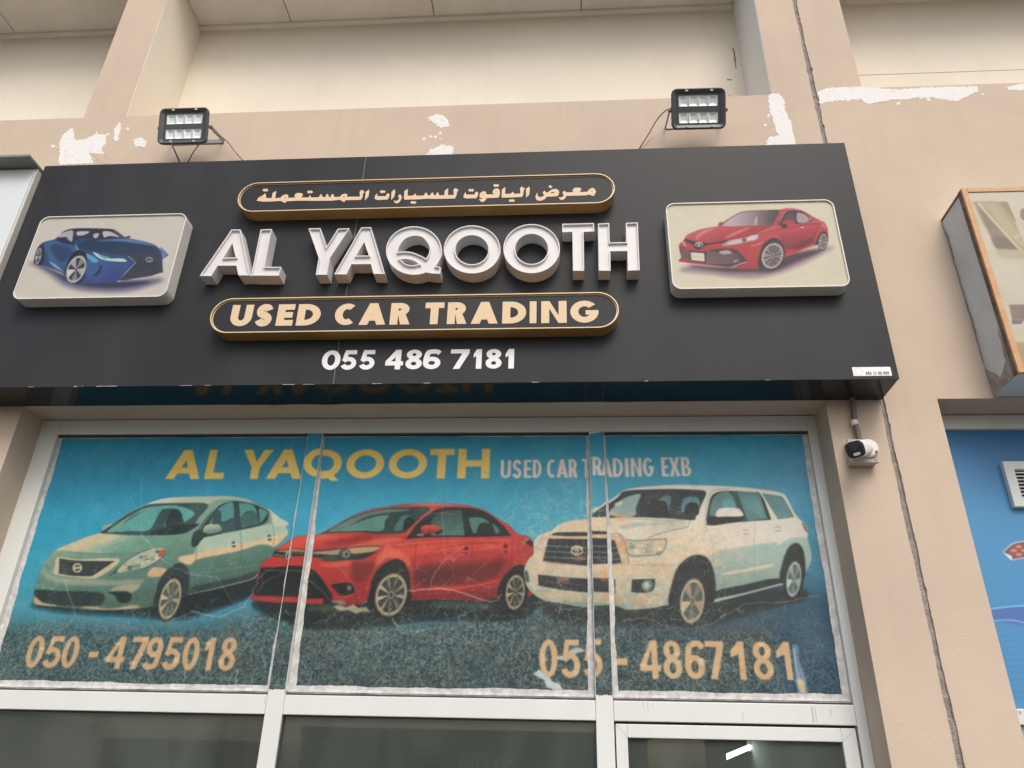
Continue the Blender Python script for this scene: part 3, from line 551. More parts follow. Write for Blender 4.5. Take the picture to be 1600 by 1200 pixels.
def car_camry(c):
    F = frame(1030, 305, 7.056)             # right half: x + 988
    c.fill(F([(230, 830), (500, 860), (800, 900), (1130, 900), (1500, 790), (1850, 610), (1880, 570), (1400, 640), (800, 790), (400, 770)]), (150, 116, 146), soft=6, alpha=.75)
    c.fill(F([(330, 780), (700, 840), (1000, 850), (1250, 840), (1500, 740), (1800, 600), (1400, 660), (900, 790)]), (84, 70, 80), soft=5)
    body = F([(212, 725), (240, 680), (218, 580), (225, 540), (265, 500), (290, 460), (320, 430), (440, 380), (560, 355), (650, 340), (690, 310), (790, 245), (920, 182), (1130, 165), (1330, 158), (1400, 145), (1500, 148), (1600, 180), (1700, 240), (1790, 285),
              (1815, 295), (1845, 340), (1860, 400), (1862, 480), (1845, 510), (1700, 560), (1400, 680), (1330, 770), (1250, 800), (1000, 812), (800, 800), (500, 765), (280, 742)])
    c.fill(body, [(F([(800, 350)])[0], (206, 70, 84)), (F([(800, 800)])[0], (190, 54, 64))]); c.clip = c.mask(body)
    c.fill(F([(320, 430), (560, 355), (900, 335), (1130, 320), (1260, 330), (1100, 420), (900, 470), (700, 500), (480, 515), (300, 490)]), [(F([(600, 340)])[0], (208, 98, 108)), (F([(700, 500)])[0], (188, 52, 66))], soft=1)
    for q in ([(400, 470), (440, 420), (560, 365), (600, 370), (480, 430), (420, 490)], [(720, 470), (820, 410), (960, 360), (1000, 362), (860, 430), (760, 470)], [(1080, 420), (1200, 370), (1300, 335), (1260, 360), (1130, 410)]): c.fill(F(q), (232, 160, 160), soft=1.5, alpha=.6)
    c.fill(F([(1300, 420), (1500, 400), (1720, 350), (1760, 370), (1720, 470), (1560, 560), (1400, 600), (1340, 520)]), [(F([(1500, 380)])[0], (200, 64, 76)), (F([(1550, 600)])[0], (142, 40, 52))], soft=2)
    c.fill(F([(1560, 520), (1690, 470), (1700, 520), (1580, 580), (1480, 600)]), (110, 36, 48), soft=4, alpha=.8)
    c.fill(F([(1400, 660), (1600, 590), (1690, 545), (1710, 555), (1600, 610), (1410, 685)]), (214, 74, 78)); c.line(F([(1560, 610), (1650, 570), (1690, 548)]), .8, (236, 170, 164))
    c.fill(F([(1000, 570), (1130, 540), (1140, 520), (1130, 640), (1020, 700), (960, 660)]), (200, 66, 74), soft=2); c.line(F([(1010, 560), (1080, 545), (1140, 515)]), 1.3, (230, 160, 160))
    c.fill(F([(1130, 440), (1250, 420), (1320, 440), (1340, 520), (1260, 470), (1150, 500)]), (206, 72, 84), soft=2)
    # glass
    c.fill(F([(690, 330), (790, 252), (925, 186), (1130, 170), (1320, 165), (1270, 290), (1220, 330), (1000, 335), (800, 342)]), [(F([(800, 250)])[0], (196, 180, 184)), (F([(1000, 250)])[0], (166, 146, 152)), (F([(1260, 250)])[0], (92, 76, 88))])
    c.fill(F([(1040, 330), (1060, 240), (1080, 235), (1080, 320)]), (196, 180, 184), alpha=.7); c.line(F([(690, 330), (790, 250), (925, 184), (1130, 167)]), .8, (70, 50, 60))
    c.fill(F([(1310, 325), (1340, 260), (1390, 190), (1450, 165), (1560, 175), (1620, 210), (1680, 265), (1660, 290), (1530, 312)]), (72, 56, 66)); c.fill(F([(1530, 300), (1520, 195), (1610, 215), (1650, 285)]), (180, 160, 168)); c.fill(F([(1650, 225), (1676, 262), (1662, 278)]), (176, 158, 166)); c.fill(F([(1350, 310), (1390, 240), (1460, 190), (1500, 300)]), (96, 78, 86), soft=1)
    c.line(F([(1312, 320), (1350, 250), (1400, 175), (1450, 155), (1540, 162)]), .8, (224, 160, 160))
    c.fill(F([(1360, 310), (1385, 280), (1440, 272), (1495, 290), (1490, 312), (1420, 322)]), (196, 60, 72)); c.fill(F([(1340, 340), (1400, 320), (1410, 350), (1370, 360)]), (60, 44, 54))
    c.line(F([(1320, 380), (1500, 345), (1740, 310)]), .8, (120, 36, 48)); c.line(F([(1340, 440), (1400, 540), (1390, 640)]), .5, (110, 34, 46)); c.line(F([(1545, 310), (1575, 420), (1560, 560)]), .5, (110, 34, 46)); c.fill(F([(1550, 355), (1590, 345), (1592, 356), (1555, 364)]), (226, 190, 186))
    c.line(F([(1700, 330), (1740, 320), (1720, 420), (1650, 530)]), .5, (120, 36, 48)); c.fill(F([(1800, 300), (1830, 330), (1835, 365), (1790, 340)]), (216, 120, 126)); c.line(F([(1705, 295), (1760, 285), (1800, 295)]), .8, (230, 170, 168))
    # face of the car
    c.fill(F([(290, 480), (400, 510), (560, 525), (740, 495), (720, 520), (560, 545), (480, 570), (450, 600), (400, 590), (370, 550), (290, 505)]), (66, 50, 52)); c.fill(F([(255, 500), (295, 550), (290, 565), (250, 520)]), (196, 186, 182))
    c.fill(F([(690, 560), (760, 500), (900, 475), (1040, 440), (1095, 432), (1080, 490), (980, 515), (840, 545)]), (170, 150, 150)); c.fill(F([(740, 545), (800, 500), (900, 480), (915, 520), (820, 540)]), (206, 192, 186), soft=.5); c.fill(F([(960, 500), (1000, 450), (1080, 440), (1060, 485)]), (214, 204, 200), soft=.5); c.fill(F(ell(935, 495, 18, 20)), (110, 80, 88))
    c.fill(F([(230, 575), (330, 600), (500, 620), (620, 590), (760, 590), (860, 610), (960, 740), (800, 790), (600, 765), (350, 720), (250, 690)]), (92, 64, 70))
    for k in range(7): c.line(F([(520, 625 + k * 20), (680, 640 + k * 18), (860 + k * 8, 645 + k * 16)]), 1.0, (196, 176, 176), w1=.5, alpha=.85)
    for k in range(6): c.line(F([(240, 590 + k * 20), (335, 610 + k * 20)]), .9, (190, 170, 170), alpha=.8)
    c.fill(F([(660, 620), (760, 605), (800, 640), (700, 650)]), (206, 190, 188), soft=1, alpha=.8); c.line(F([(790, 800), (860, 770), (958, 738)]), 1.3, (226, 210, 204)); c.line(F([(820, 735), (860, 715)]), 1.6, (220, 210, 206))
    c.fill(F([(345, 628, 1), (495, 638, 1), (502, 730, 1), (355, 715, 1)]), (214, 206, 182), smooth=False); c.line(F([(365, 675), (480, 685)]), .5, (160, 150, 136), alpha=.7)
    c.fill(F(ell(437, 542, 46, 27)), (206, 204, 206), holes=[F(ell(437, 542, 37, 20))]); c.fill(F(ell(437, 535, 32, 10)), (206, 204, 206), holes=[F(ell(437, 535, 24, 5))]); c.fill(F(ell(437, 545, 9, 22)), (206, 204, 206)); 
    c.line(F([(230, 735), (500, 770), (780, 795)]), .9, (224, 130, 134))
    c.fill(F([(1100, 800), (1120, 600), (1180, 510), (1270, 470), (1350, 520), (1380, 620), (1370, 740), (1300, 800)]), (60, 48, 54), soft=.6); c.fill(F([(1720, 580), (1740, 480), (1780, 410), (1830, 400), (1850, 470), (1845, 560)]), (60, 48, 54), soft=.6); c.clip = None
    wheel(c, F([(1248, 668)])[0], (19.5, -1.5), (-2, 23), (62, 52, 58), (206, 198, 194), (104, 88, 92), 10, .22, r_rim=.84, split=True)
    wheel(c, F([(1803, 510)])[0], (7.4, -.6), (-1, 14.2), (62, 52, 58), (196, 188, 186), (110, 96, 100), 10, .22, r_rim=.84)
    c.fill(F([(650, 335), (660, 305), (700, 295), (690, 320)]), (170, 70, 74))

def sprinkle(c, poly, seed, cell, thr, col, alpha, soft=1, lum=False):
    M = blur(c.mask(poly), 3 * c.ps) * np.clip((fnoise(c.H, c.W, cell * c.ps, 4, seed) - thr) * 7, 0, 1)
    if lum: M = M * np.clip((c.a.mean(2) - 112) / 40, 0, 1)
    if soft: M = blur(M, soft * c.ps * .5)
    c.comp(M, 0, 0, col, alpha)

def film_base(c):
    c.fill([(-400, 660), (1400, 660), (1400, 1110), (-400, 1110)], [((700, 665), (36, 124, 152)), ((700, 760), (44, 136, 162)), ((720, 860), (58, 134, 152)), ((735, 960), (52, 96, 112)), ((745, 1030), (50, 74, 88)), ((750, 1100), (44, 66, 80))], smooth=False)
    c.fill([(1230, 672), (1290, 680), (1350, 1110), (1150, 1110), (1240, 960), (1180, 780)], (52, 120, 152), soft=20, alpha=.5)
    c.fill([(1180, 790), (1230, 720), (1235, 672), (1330, 672), (1330, 900), (1240, 880)], (74, 138, 164), soft=3, alpha=.35)
    # mottled, crazed lower part
    h, w = c.H, c.W
    low = blur(c.mask([(-300, 985), (60, 975), (300, 985), (450, 950), (640, 978), (860, 950), (1000, 985), (1180, 985), (1255, 1000), (1225, 1110), (-300, 1110)]), 12 * c.ps)
    n = fnoise(h, w, 3.0 * c.ps, 2, 11, .6); n2 = fnoise(h, w, 60 * c.ps, 3, 12)
    c.comp(low, 0, 0, (62, 78, 78), .72)
    c.comp(low * np.clip((n - .48 + (n2 - .5) * .3) * 8, 0, 1), 0, 0, (94, 106, 96), .6)
    c.comp(low * np.clip((fnoise(h, w, 90 * c.ps, 3, 14) - .5) * 4, 0, 1), 0, 0, (82, 82, 72), .35)
    c.comp(low * np.clip((.42 - n) * 9, 0, 1), 0, 0, (46, 64, 66), .55)
    c.fill([(1215, 960), (1290, 930), (1345, 1110), (1235, 1110)], (44, 72, 92), soft=14, alpha=.85)
    sprinkle(c, [(380, 940), (460, 930), (470, 990), (400, 1000), (370, 970)], 21, 6, .45, (70, 120, 130), .6)
    sprinkle(c, [(790, 790), (900, 740), (930, 800), (840, 850), (790, 850)], 22, 5, .5, (110, 150, 156), .5)

def crackle(c, poly, seed, cell, wid, col, alpha):
    """thin branching cracks: edges of jittered cells inside poly"""
    h, w = c.H, c.W; cell *= c.ps
    gh, gw = int(h / cell) + 3, int(w / cell) + 3; r = np.random.RandomState(seed)
    jx, jy = r.rand(gh + 2, gw + 2), r.rand(gh + 2, gw + 2)
    yy, xx = np.mgrid[0:h, 0:w]; wob = (fnoise(h, w, cell * .6, 2, seed + 1) - .5) * cell * .5
    X = (xx + wob) / cell; Y = (yy - wob) / cell; ix, iy = X.astype(int), Y.astype(int)
    ix = np.clip(ix, 0, gw - 1); iy = np.clip(iy, 0, gh - 1)
    f1 = np.full((h, w), 9.); f2 = np.full((h, w), 9.)
    for dy in (0, 1, 2):
        for dx in (0, 1, 2):
            gx = np.clip(ix + dx, 0, gw + 1); gy = np.clip(iy + dy, 0, gh + 1)
            d = np.hypot(gx - 1 + jx[gy, gx] - X, gy - 1 + jy[gy, gx] - Y)
            m = d < f1; f2 = np.where(m, f1, np.minimum(f2, d)); f1 = np.where(m, d, f1)
    e = np.clip(1.2 - (f2 - f1) * cell / (wid * c.ps), 0, 1)
    M = e * blur(c.mask(poly), 8 * c.ps) * np.clip((fnoise(h, w, cell * 2.2, 3, seed + 2) - .46) * 7, 0, 1)
    c.comp(M, 0, 0, col, alpha)

def film_age(c):
    # brown stains on the pale car bodies
    for k, (poly, thr, al) in enumerate([([(90, 850), (200, 838), (300, 850), (300, 900), (150, 930), (60, 950)], .50, .55), ([(290, 850), (370, 855), (450, 830), (440, 850), (300, 890)], .45, .5),
                                         ([(830, 830), (950, 800), (1120, 830), (1110, 900), (1000, 960), (850, 940), (820, 890)], .44, .8), ([(1010, 800), (1180, 820), (1150, 870), (1040, 880)], .48, .55), ([(1080, 880), (1180, 870), (1170, 910), (1080, 930)], .55, .5)]):
        sprinkle(c, poly, 31 + k, 9, thr, (198, 172, 136), al * .6, .6, True); sprinkle(c, poly, 51 + k, 3.0, .56, (168, 136, 104), al * .4, 0, True)
    for k, (x, y, a, b) in enumerate([(968, 808, 9, 5), (905, 872, 10, 4), (945, 900, 12, 9), (955, 935, 14, 8), (975, 852, 6, 14), (1000, 940, 12, 6), (880, 905, 10, 5)]):
        c.fill(ell(x, y, a, b), (192, 128, 86), soft=3, alpha=.45)
    # car crazing
    crackle(c, [(840, 780), (1130, 800), (1120, 980), (850, 960)], 61, 20, .7, (216, 208, 184), .5)
    crackle(c, [(60, 840), (300, 820), (420, 900), (250, 960), (80, 950)], 69, 30, .8, (190, 196, 176), .22)
    crackle(c, [(400, 850), (820, 820), (830, 960), (420, 970)], 63, 44, .9, (196, 186, 166), .40)
    crackle(c, [(-60, 950), (450, 940), (830, 950), (1230, 960), (1230, 1100), (-60, 1100)], 71, 17, .8, (112, 142, 136), .40)
    crackle(c, [(-60, 965), (450, 955), (830, 965), (1230, 970), (1230, 1100), (-60, 1100)], 77, 8.5, .75, (108, 132, 124), .5)
    crackle(c, [(520, 940), (830, 930), (830, 1010), (520, 1010)], 79, 12, .8, (150, 150, 134), .4)
    crackle(c, [(-60, 930), (450, 930), (830, 940), (1260, 950), (1260, 1100), (-60, 1100)], 73, 46, 1.0, (132, 168, 166), .38)
    crackle(c, [(80, 690), (1250, 690), (1280, 850), (60, 850)], 75, 90, .9, (110, 180, 200), .15)
    Lc = (196, 206, 196); Lb = (190, 160, 126)
    for pts, w, col, al in [
        ([(220, 835), (262, 880), (300, 898), (340, 902)], 1.2, Lc, .8), ([(222, 745), (221, 790), (222, 838)], 1.0, (140, 196, 206), .8), ([(100, 905), (108, 930), (115, 950), (118, 962)], 1.6, (200, 196, 170), .8),
        ([(110, 958), (160, 972), (220, 980), (270, 968), (300, 955)], 2.2, (120, 122, 108), .85), ([(300, 955), (340, 962), (375, 950), (395, 925)], 2.4, (150, 190, 206), .9), ([(395, 925), (408, 900), (440, 880)], 1.4, Lb, .8),
        ([(118, 962), (100, 980), (85, 988)], 3.0, (130, 140, 128), .9), ([(340, 900), (355, 930), (367, 945)], 1.2, (160, 184, 180), .8), ([(300, 898), (380, 885), (420, 882)], .8, (180, 180, 160), .6), ([(20, 912), (60, 915), (100, 925)], .9, (150, 190, 196), .6),
        ([(640, 922), (700, 921), (740, 932), (770, 940), (785, 928)], 2.6, (214, 192, 172), .85), ([(672, 915), (680, 895), (700, 870), (725, 853)], 1.5, (206, 176, 150), .8), ([(690, 790), (694, 850), (695, 880)], 1.0, (196, 190, 170), .6), ([(560, 925), (600, 905), (680, 855)], .9, (206, 170, 150), .5),
        ([(480, 905), (500, 920), (515, 938)], 1.8, (170, 160, 140), .8), ([(400, 925), (420, 905), (445, 895)], 1.5, (120, 130, 120), .8), ([(523, 880), (545, 905), (560, 930)], 1.2, (200, 160, 130), .6), ([(612, 965), (625, 985), (634, 987), (690, 980)], 2.0, (160, 196, 200), .85), ([(614, 970), (632, 986)], 1.8, (196, 206, 200), .8),
        ([(740, 945), (742, 980), (735, 1010)], 1.3, (150, 190, 190), .7), ([(815, 740), (805, 780), (798, 820)], 1.1, (130, 196, 216), .7), ([(815, 990), (840, 1030)], 1.0, (160, 190, 190), .7), ([(605, 985), (590, 1030), (580, 1060)], 1.0, (130, 160, 160), .6),
        ([(970, 970), (1010, 966), (1040, 978), (1080, 980), (1120, 970), (1160, 945), (1210, 942)], 2.2, (150, 132, 112), .9), ([(1210, 942), (1240, 938), (1278, 928)], 1.8, (176, 150, 124), .9), ([(1125, 965), (1134, 958)], 3.0, (206, 196, 176), .8), ([(1150, 950), (1158, 958), (1162, 952)], 2.5, (190, 156, 126), .8),
        ([(875, 952), (905, 950), (930, 938)], 1.6, (180, 160, 136), .8), ([(860, 940), (890, 952)], 1.2, (150, 160, 150), .7), ([(1225, 944), (1226, 955)], 2, (190, 160, 130), .8), ([(840, 900), (900, 925), (940, 935)], .9, (200, 196, 180), .5),
        ([(225, 1000), (228, 1030), (233, 1072)], 1.3, (170, 196, 196), .7), ([(290, 1040), (286, 1068)], 2.2, (190, 200, 186), .8), ([(372, 1045), (366, 1075)], 2.4, (190, 200, 180), .85), ([(408, 1013), (412, 1030), (416, 1050)], 2.5, (180, 200, 196), .8), ([(244, 1040), (235, 1068)], 1.4, (140, 176, 196), .8),
        ([(1120, 1010), (1180, 1014), (1300, 1018)], .8, (150, 180, 190), .5), ([(1012, 1000), (1012, 1080)], .8, (120, 150, 150), .5), ([(1100, 745), (1060, 800), (1030, 830)], .8, (206, 210, 200), .4)]:
        pts = [(x, y) for x, y in spline(pts, False, 6)]; r = np.random.RandomState(int(pts[0][0])); pts = [(x + r.randn() * .9, y + r.randn() * .9) for x, y in pts]
        c.line(pts, w * .9, col, soft=.4, alpha=al * .62, w1=w * .5, smooth=False)
    # torn strips that show the pale backing
    c.fill([(832, 1052), (838, 1049), (842, 1045), (849, 1052), (856, 1055), (862, 1064), (874, 1068), (879, 1077), (888, 1080), (897, 1089), (884, 1088), (876, 1083), (870, 1086), (862, 1076), (853, 1073), (850, 1062), (842, 1058)], (186, 200, 198), soft=.3, alpha=.9, smooth=False); c.fill([(858, 1031), (868, 1025), (880, 1024), (892, 1014), (905, 1011), (914, 1017), (900, 1020), (894, 1028), (880, 1031), (868, 1030)], (180, 196, 196), soft=.4, alpha=.8, smooth=False)
    c.fill([(1236, 1010), (1246, 1008), (1248, 1030), (1258, 1060), (1262, 1086), (1250, 1088), (1242, 1060), (1240, 1035)], (110, 140, 166), soft=.8, alpha=.8); c.fill([(1244, 1062), (1256, 1064), (1257, 1090), (1250, 1082)], (190, 172, 130), soft=.6, alpha=.9); c.line([(1240, 1012), (1243, 1040), (1250, 1070)], 1.5, (206, 200, 180), alpha=.8)
    c.fill([(520, 947), (532, 945), (540, 949), (552, 944), (560, 950), (572, 948), (578, 956), (566, 955), (556, 959), (544, 953), (530, 954)], (176, 164, 140), soft=.4, alpha=.75, smooth=False)

def film_text(c, metric_fn):
    def put(chars, ym, top, bot, tk, col, tbk=.86, grad=None):
        for ch, x0, z0, pcs in place_text(chars, ym, top, bot, FILM_Y, tk, tbk):
            for o, hs in pcs:
                c.raw([metric_fn([(x0 + x, z0 + z) for x, z in L]) for L in [o] + (hs or [])], col)
    put([('A', 263, 316.5), ('L', 323.5, 353), ('Y', 377, 424), ('A', 419, 474), ('Q', 476, 534), ('O', 541, 600), ('O', 607, 667), ('T', 670.5, 709), ('H', 715, 765)], 725, [(280, 703), (740, 701)], [(280, 748.5), (740, 747.5)], .042, [((500, 700), (206, 172, 82)), ((500, 750), (212, 182, 96))], .82)
    put([('U', 782, 798), ('S', 800, 815), ('E', 818, 830), ('D', 832, 846), ('C', 854, 869), ('A', 869, 887), ('R', 888, 902), ('T', 909, 923), ('R', 925, 940), ('A', 939, 956), ('D', 957, 973), ('I', 976, 982), ('N', 985, 1002), ('G', 1004, 1021), ('E', 1033, 1044), ('X', 1045, 1062), ('B', 1064, 1079)], 731, [(790, 719), (1070, 714)], [(790, 747), (1070, 744)], .0165, (206, 190, 176), .8)
    f = lambda X: 30 + X / 4.444
    put([(ch, f(a), f(b)) for ch, a, b in [('0', 50, 165), ('5', 178, 294), ('0', 298, 410), ('-', 484, 550), ('4', 612, 738), ('7', 768, 880), ('9', 876, 990), ('5', 1005, 1124), ('0', 1135, 1250), ('1', 1284, 1350), ('8', 1392, 1505)]], 1021, [(60, 993), (350, 995.5)], [(60, 1043), (350, 1047.5)], .0255, (186, 154, 114), .95)
    f = lambda X: 830 + X / 3.721
    put([(ch, f(a), f(b)) for ch, a, b in [('0', 45, 152), ('5', 174, 283), ('5', 303, 412), ('-', 490, 558), ('4', 630, 750), ('8', 764, 872), ('6', 890, 1005), ('7', 1014, 1122), ('1', 1158, 1240), ('8', 1285, 1402), ('1', 1424, 1508)]], 1030, [(870, 998.5), (1230, 1002.5)], [(870, 1058.5), (1230, 1062)], .0265, (192, 161, 120), .95)

def number_wear(c):
    r = np.random.RandomState(9)
    for x0, x1, y0, y1, n in ((38, 372, 996, 1044, 120), (842, 1242, 1002, 1060, 150)):
        for k in range(n):
            x, y = x0 + r.rand() * (x1 - x0), y0 + r.rand() * (y1 - y0)
            p = c.fn(np.array([[x, y]]))[0].astype(int)
            if 0 <= p[0] < c.W and 0 <= p[1] < c.H and c.a[p[1], p[0], 0] > 150:
                a = r.rand() * 6.28; L = 2 + r.rand() * 4
                c.line([(x, y), (x + math.cos(a) * L, y + math.sin(a) * L * .5)], .9, [(120, 86, 56), (226, 204, 168), (150, 104, 66)][k % 3], alpha=.75)
                if k % 4 == 0: c.fill(ell(x, y, 2 + r.rand() * 4, 1.5 + r.rand() * 3), [(224, 200, 164), (184, 130, 86)][k % 2], soft=.8, alpha=.5)

def film_wear_lines(c):
    r = np.random.RandomState(6)
    for k in range(40):
        x, y = r.rand() * 1300, 690 + r.rand() * 390; a = r.rand() * 3.14; L = 4 + r.rand() * 14
        c.line([(x, y), (x + math.cos(a) * L * .5 + r.randn(), y + L * .5), (x + math.cos(a) * L, y + L)], .6, (176, 200, 200), alpha=.4)

def film_grain(c, seed=0, amp=9):
    """print grain, sun bleaching and dust so that flat colour areas are not uniform"""
    c.a = blur(c.a, max(1, round(.7 * c.ps)))
    n = (fnoise(c.H, c.W, 2.2, 2, 91 + seed) - .5) * amp * 1.3 + (fnoise(c.H, c.W, 14 * c.ps, 4, 92 + seed) - .5) * amp * 1.6
    c.a = c.a + n[..., None]
    if seed == 0:                                                     # the print gets darker towards the lower half of the film
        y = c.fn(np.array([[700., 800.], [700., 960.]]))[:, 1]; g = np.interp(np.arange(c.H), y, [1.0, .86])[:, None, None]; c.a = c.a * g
    d = np.clip((fnoise(c.H, c.W, 55 * c.ps, 5, 93 + seed) - .45) * 2.2, 0, 1)[..., None]
    c.a = c.a * (1 - .10 * d) + np.array([168, 166, 150.]) * .10 * d

def deepen(c, paint, gam, gain=1.0, sat=1.0):
    b = c.a.copy(); paint(c); m = np.clip(np.abs(c.a - b).sum(2) / 14, 0, 1)[..., None]
    v = 255 * np.clip(c.a / 255 * gain, 0, 1) ** gam; v = v.mean(2, keepdims=True) * (1 - sat) + v * sat
    c.a = c.a * (1 - m) + v * m

def film_mottle(c):
    """crisp crazing and flaking of the dark ground strip, and pin-prick flaking elsewhere"""
    h, w = c.H, c.W
    low = blur(c.mask([(-300, 985), (60, 975), (300, 985), (450, 950), (640, 978), (860, 950), (1000, 985), (1180, 985), (1240, 1000), (1215, 1110), (-300, 1110)]), 8 * c.ps)
    low = low * np.clip(1.35 - np.abs(c.a.mean(2) - 78) / 40, 0, 1)
    n = fnoise(h, w, 2.6, 1, 211); n3 = fnoise(h, w, 5.5, 2, 212); big = fnoise(h, w, 70 * c.ps, 3, 213)
    v = np.clip((n * .6 + n3 * .4 - .5) * 6, -1, 1) * low * (.6 + big * .9)
    c.a = c.a + v[..., None] * np.array([14, 14, 11.]) - low[..., None] * 5
    crackle(c, [(-60, 965), (450, 955), (830, 965), (1235, 970), (1235, 1100), (-60, 1100)], 177, 11, .55, (124, 148, 142), .40)
    crackle(c, [(840, 800), (1120, 810), (1110, 970), (850, 950)], 181, 12, .5, (226, 214, 190), .40)
    crackle(c, [(520, 930), (840, 900), (840, 1000), (520, 1000)], 183, 15, .5, (190, 180, 160), .35)
    f = np.clip((fnoise(h, w, 3.0, 1, 214) - .80) * 9, 0, 1) * np.clip((fnoise(h, w, 40, 3, 215) - .5) * 5, 0, 1)
    c.comp(f, 0, 0, (186, 196, 190), .22)
# ---------------------------------------------------------------- mesh helpers
ORG = {}
def obj(name, V, F, mat=None, parent=None, smooth=False, uv=None, fmat=None, recalc=True):
    """one mesh object from world-space vertices; as a child its vertices are kept relative to its thing"""
    org = ORG.get(parent, Vector((0, 0, 0))) if parent else Vector((0, 0, 0))
    if not parent:
        A = np.array(V, float); org = Vector(((A[:, 0].min() + A[:, 0].max()) / 2, (A[:, 1].min() + A[:, 1].max()) / 2, A[:, 2].min()))
    me = bpy.data.meshes.new(name)
    me.from_pydata([(v[0] - org.x, v[1] - org.y, v[2] - org.z) for v in V], [], [tuple(f) for f in F])
    for m in (mat if isinstance(mat, (list, tuple)) else [mat]): me.materials.append(m)
    if fmat:
        for p, k in zip(me.polygons, fmat): p.material_index = k
    if uv:
        L = me.uv_layers.new(name='UVMap')
        for lp in me.loops: L.data[lp.index].uv = uv(V[lp.vertex_index])
    if recalc:
        bm = bmesh.new(); bm.from_mesh(me); bmesh.ops.recalc_face_normals(bm, faces=bm.faces); bm.to_mesh(me); bm.free()
    if smooth:
        me.polygons.foreach_set('use_smooth', [True] * len(me.polygons))
    o = bpy.data.objects.new(name, me); COL.objects.link(o)
    if parent: o.parent = parent
    else: o.location = org
    ORG[o] = org
    return o
def thing(name, loc, label, cat, group=None):
    e = bpy.data.objects.new(name, None); COL.objects.link(e); e.location = loc; e.empty_display_size = .1
    ORG[e] = Vector(loc); tag(e, label, cat, group); return e
def tag(o, label=None, cat=None, group=None, kind=None):
    for k, v in (('label', label), ('category', cat), ('group', group), ('kind', kind)):
        if v: o[k] = v
    return o
class MB:
    """collects shapes into one mesh"""
    def __init__(s): s.V, s.F, s.M = [], [], []
    def add(s, V, F, m=0):
        b = len(s.V); s.V += [tuple(v) for v in V]; s.F += [tuple(i + b for i in f) for f in F]; s.M += [m] * len(F); return s
    def box(s, x0, x1, y0, y1, z0, z1, m=0):
        V = [(x, y, z) for x in (x0, x1) for y in (y0, y1) for z in (z0, z1)]
        return s.add(V, [(0, 1, 3, 2), (4, 6, 7, 5), (0, 4, 5, 1), (2, 3, 7, 6), (0, 2, 6, 4), (1, 5, 7, 3)], m)
    def prism(s, loops, y0, y1, m=0, back=True):
        loops = [list(L) for L in loops]; flat = [p for L in loops for p in L]; n = len(flat)
        tri = tessellate_polygon([[Vector((p[0], p[1], 0)) for p in L] for L in loops])
        V = [(p[0], y0, p[1]) for p in flat] + [(p[0], y1, p[1]) for p in flat]
        F = [tuple(t) for t in tri] + ([tuple(i + n for i in t[::-1]) for t in tri] if back else [])
        b = 0
        for L in loops:
            k = len(L); F += [(b + i, b + (i + 1) % k, n + b + (i + 1) % k, n + b + i) for i in range(k)]; b += k
        return s.add(V, F, m)
    def strip(s, loop, y0, y1, m=0):
        """a ribbon outline (there and back) as a strip of quads with thickness"""
        L = list(loop); n = len(L); k = n // 2
        V = [(p[0], y0, p[1]) for p in L] + [(p[0], y1, p[1]) for p in L]
        F = [(i, i + 1, n - 2 - i, n - 1 - i) for i in range(k - 1)] + [(i, (i + 1) % n, n + (i + 1) % n, n + i) for i in range(n)]
        return s.add(V, F, m)
    def tube(s, path, r, n=10, m=0, caps=True):
        P = [Vector(p) for p in path]; R = r if isinstance(r, (list, tuple)) else [r] * len(P); V, F = [], []
        for i, p in enumerate(P):
            t = (P[min(i + 1, len(P) - 1)] - P[max(i - 1, 0)]).normalized(); u = t.orthogonal().normalized() if i == 0 else (u - t * u.dot(t)).normalized(); w = t.cross(u)
            V += [p + (u * math.cos(a) + w * math.sin(a)) * R[i] for a in [2 * math.pi * k / n for k in range(n)]]
        for i in range(len(P) - 1): F += [(i * n + k, i * n + (k + 1) % n, (i + 1) * n + (k + 1) % n, (i + 1) * n + k) for k in range(n)]
        if caps: F += [tuple(range(n - 1, -1, -1)), tuple((len(P) - 1) * n + k for k in range(n))]
        return s.add(V, F, m)
    def build(s, name, mat, parent=None, **k):
        if isinstance(mat, (list, tuple)): k['fmat'] = s.M
        return obj(name, s.V, s.F, mat, parent, **k)

def bevel(o, w=.002, seg=2):
    m = o.modifiers.new('bevel', 'BEVEL'); m.width = w; m.segments = seg; m.limit_method = 'ANGLE'; m.angle_limit = math.radians(40); return o
def area(L): return sum(L[i][0] * L[(i + 1) % len(L)][1] - L[(i + 1) % len(L)][0] * L[i][1] for i in range(len(L))) / 2
def orient(loops): return [L if (area(L) > 0) == (k == 0) else L[::-1] for k, L in enumerate(loops)]
def inset(L, t):
    """shift a loop to its left by t with mitred corners"""
    out = []; n = len(L)
    for i in range(n):
        a, b, c = np.array(L[i - 1]), np.array(L[i]), np.array(L[(i + 1) % n])
        u, v = b - a, c - b; u = u / max(np.linalg.norm(u), 1e-9); v = v / max(np.linalg.norm(v), 1e-9)
        n1, n2 = np.array([-u[1], u[0]]), np.array([-v[1], v[0]]); m = n1 + n2; q = max(float(m @ n1), .35)
        out.append(tuple(b + m / q * t))
    return out
def rrect(x0, x1, z0, z1, r, n=8):
    out = []
    for cx, cz, a0 in ((x1 - r, z0 + r, -90), (x1 - r, z1 - r, 0), (x0 + r, z1 - r, 90), (x0 + r, z0 + r, 180)):
        out += [(cx + r * math.cos(math.radians(a0 + 90 * k / n)), cz + r * math.sin(math.radians(a0 + 90 * k / n))) for k in range(n + 1)]
    return out
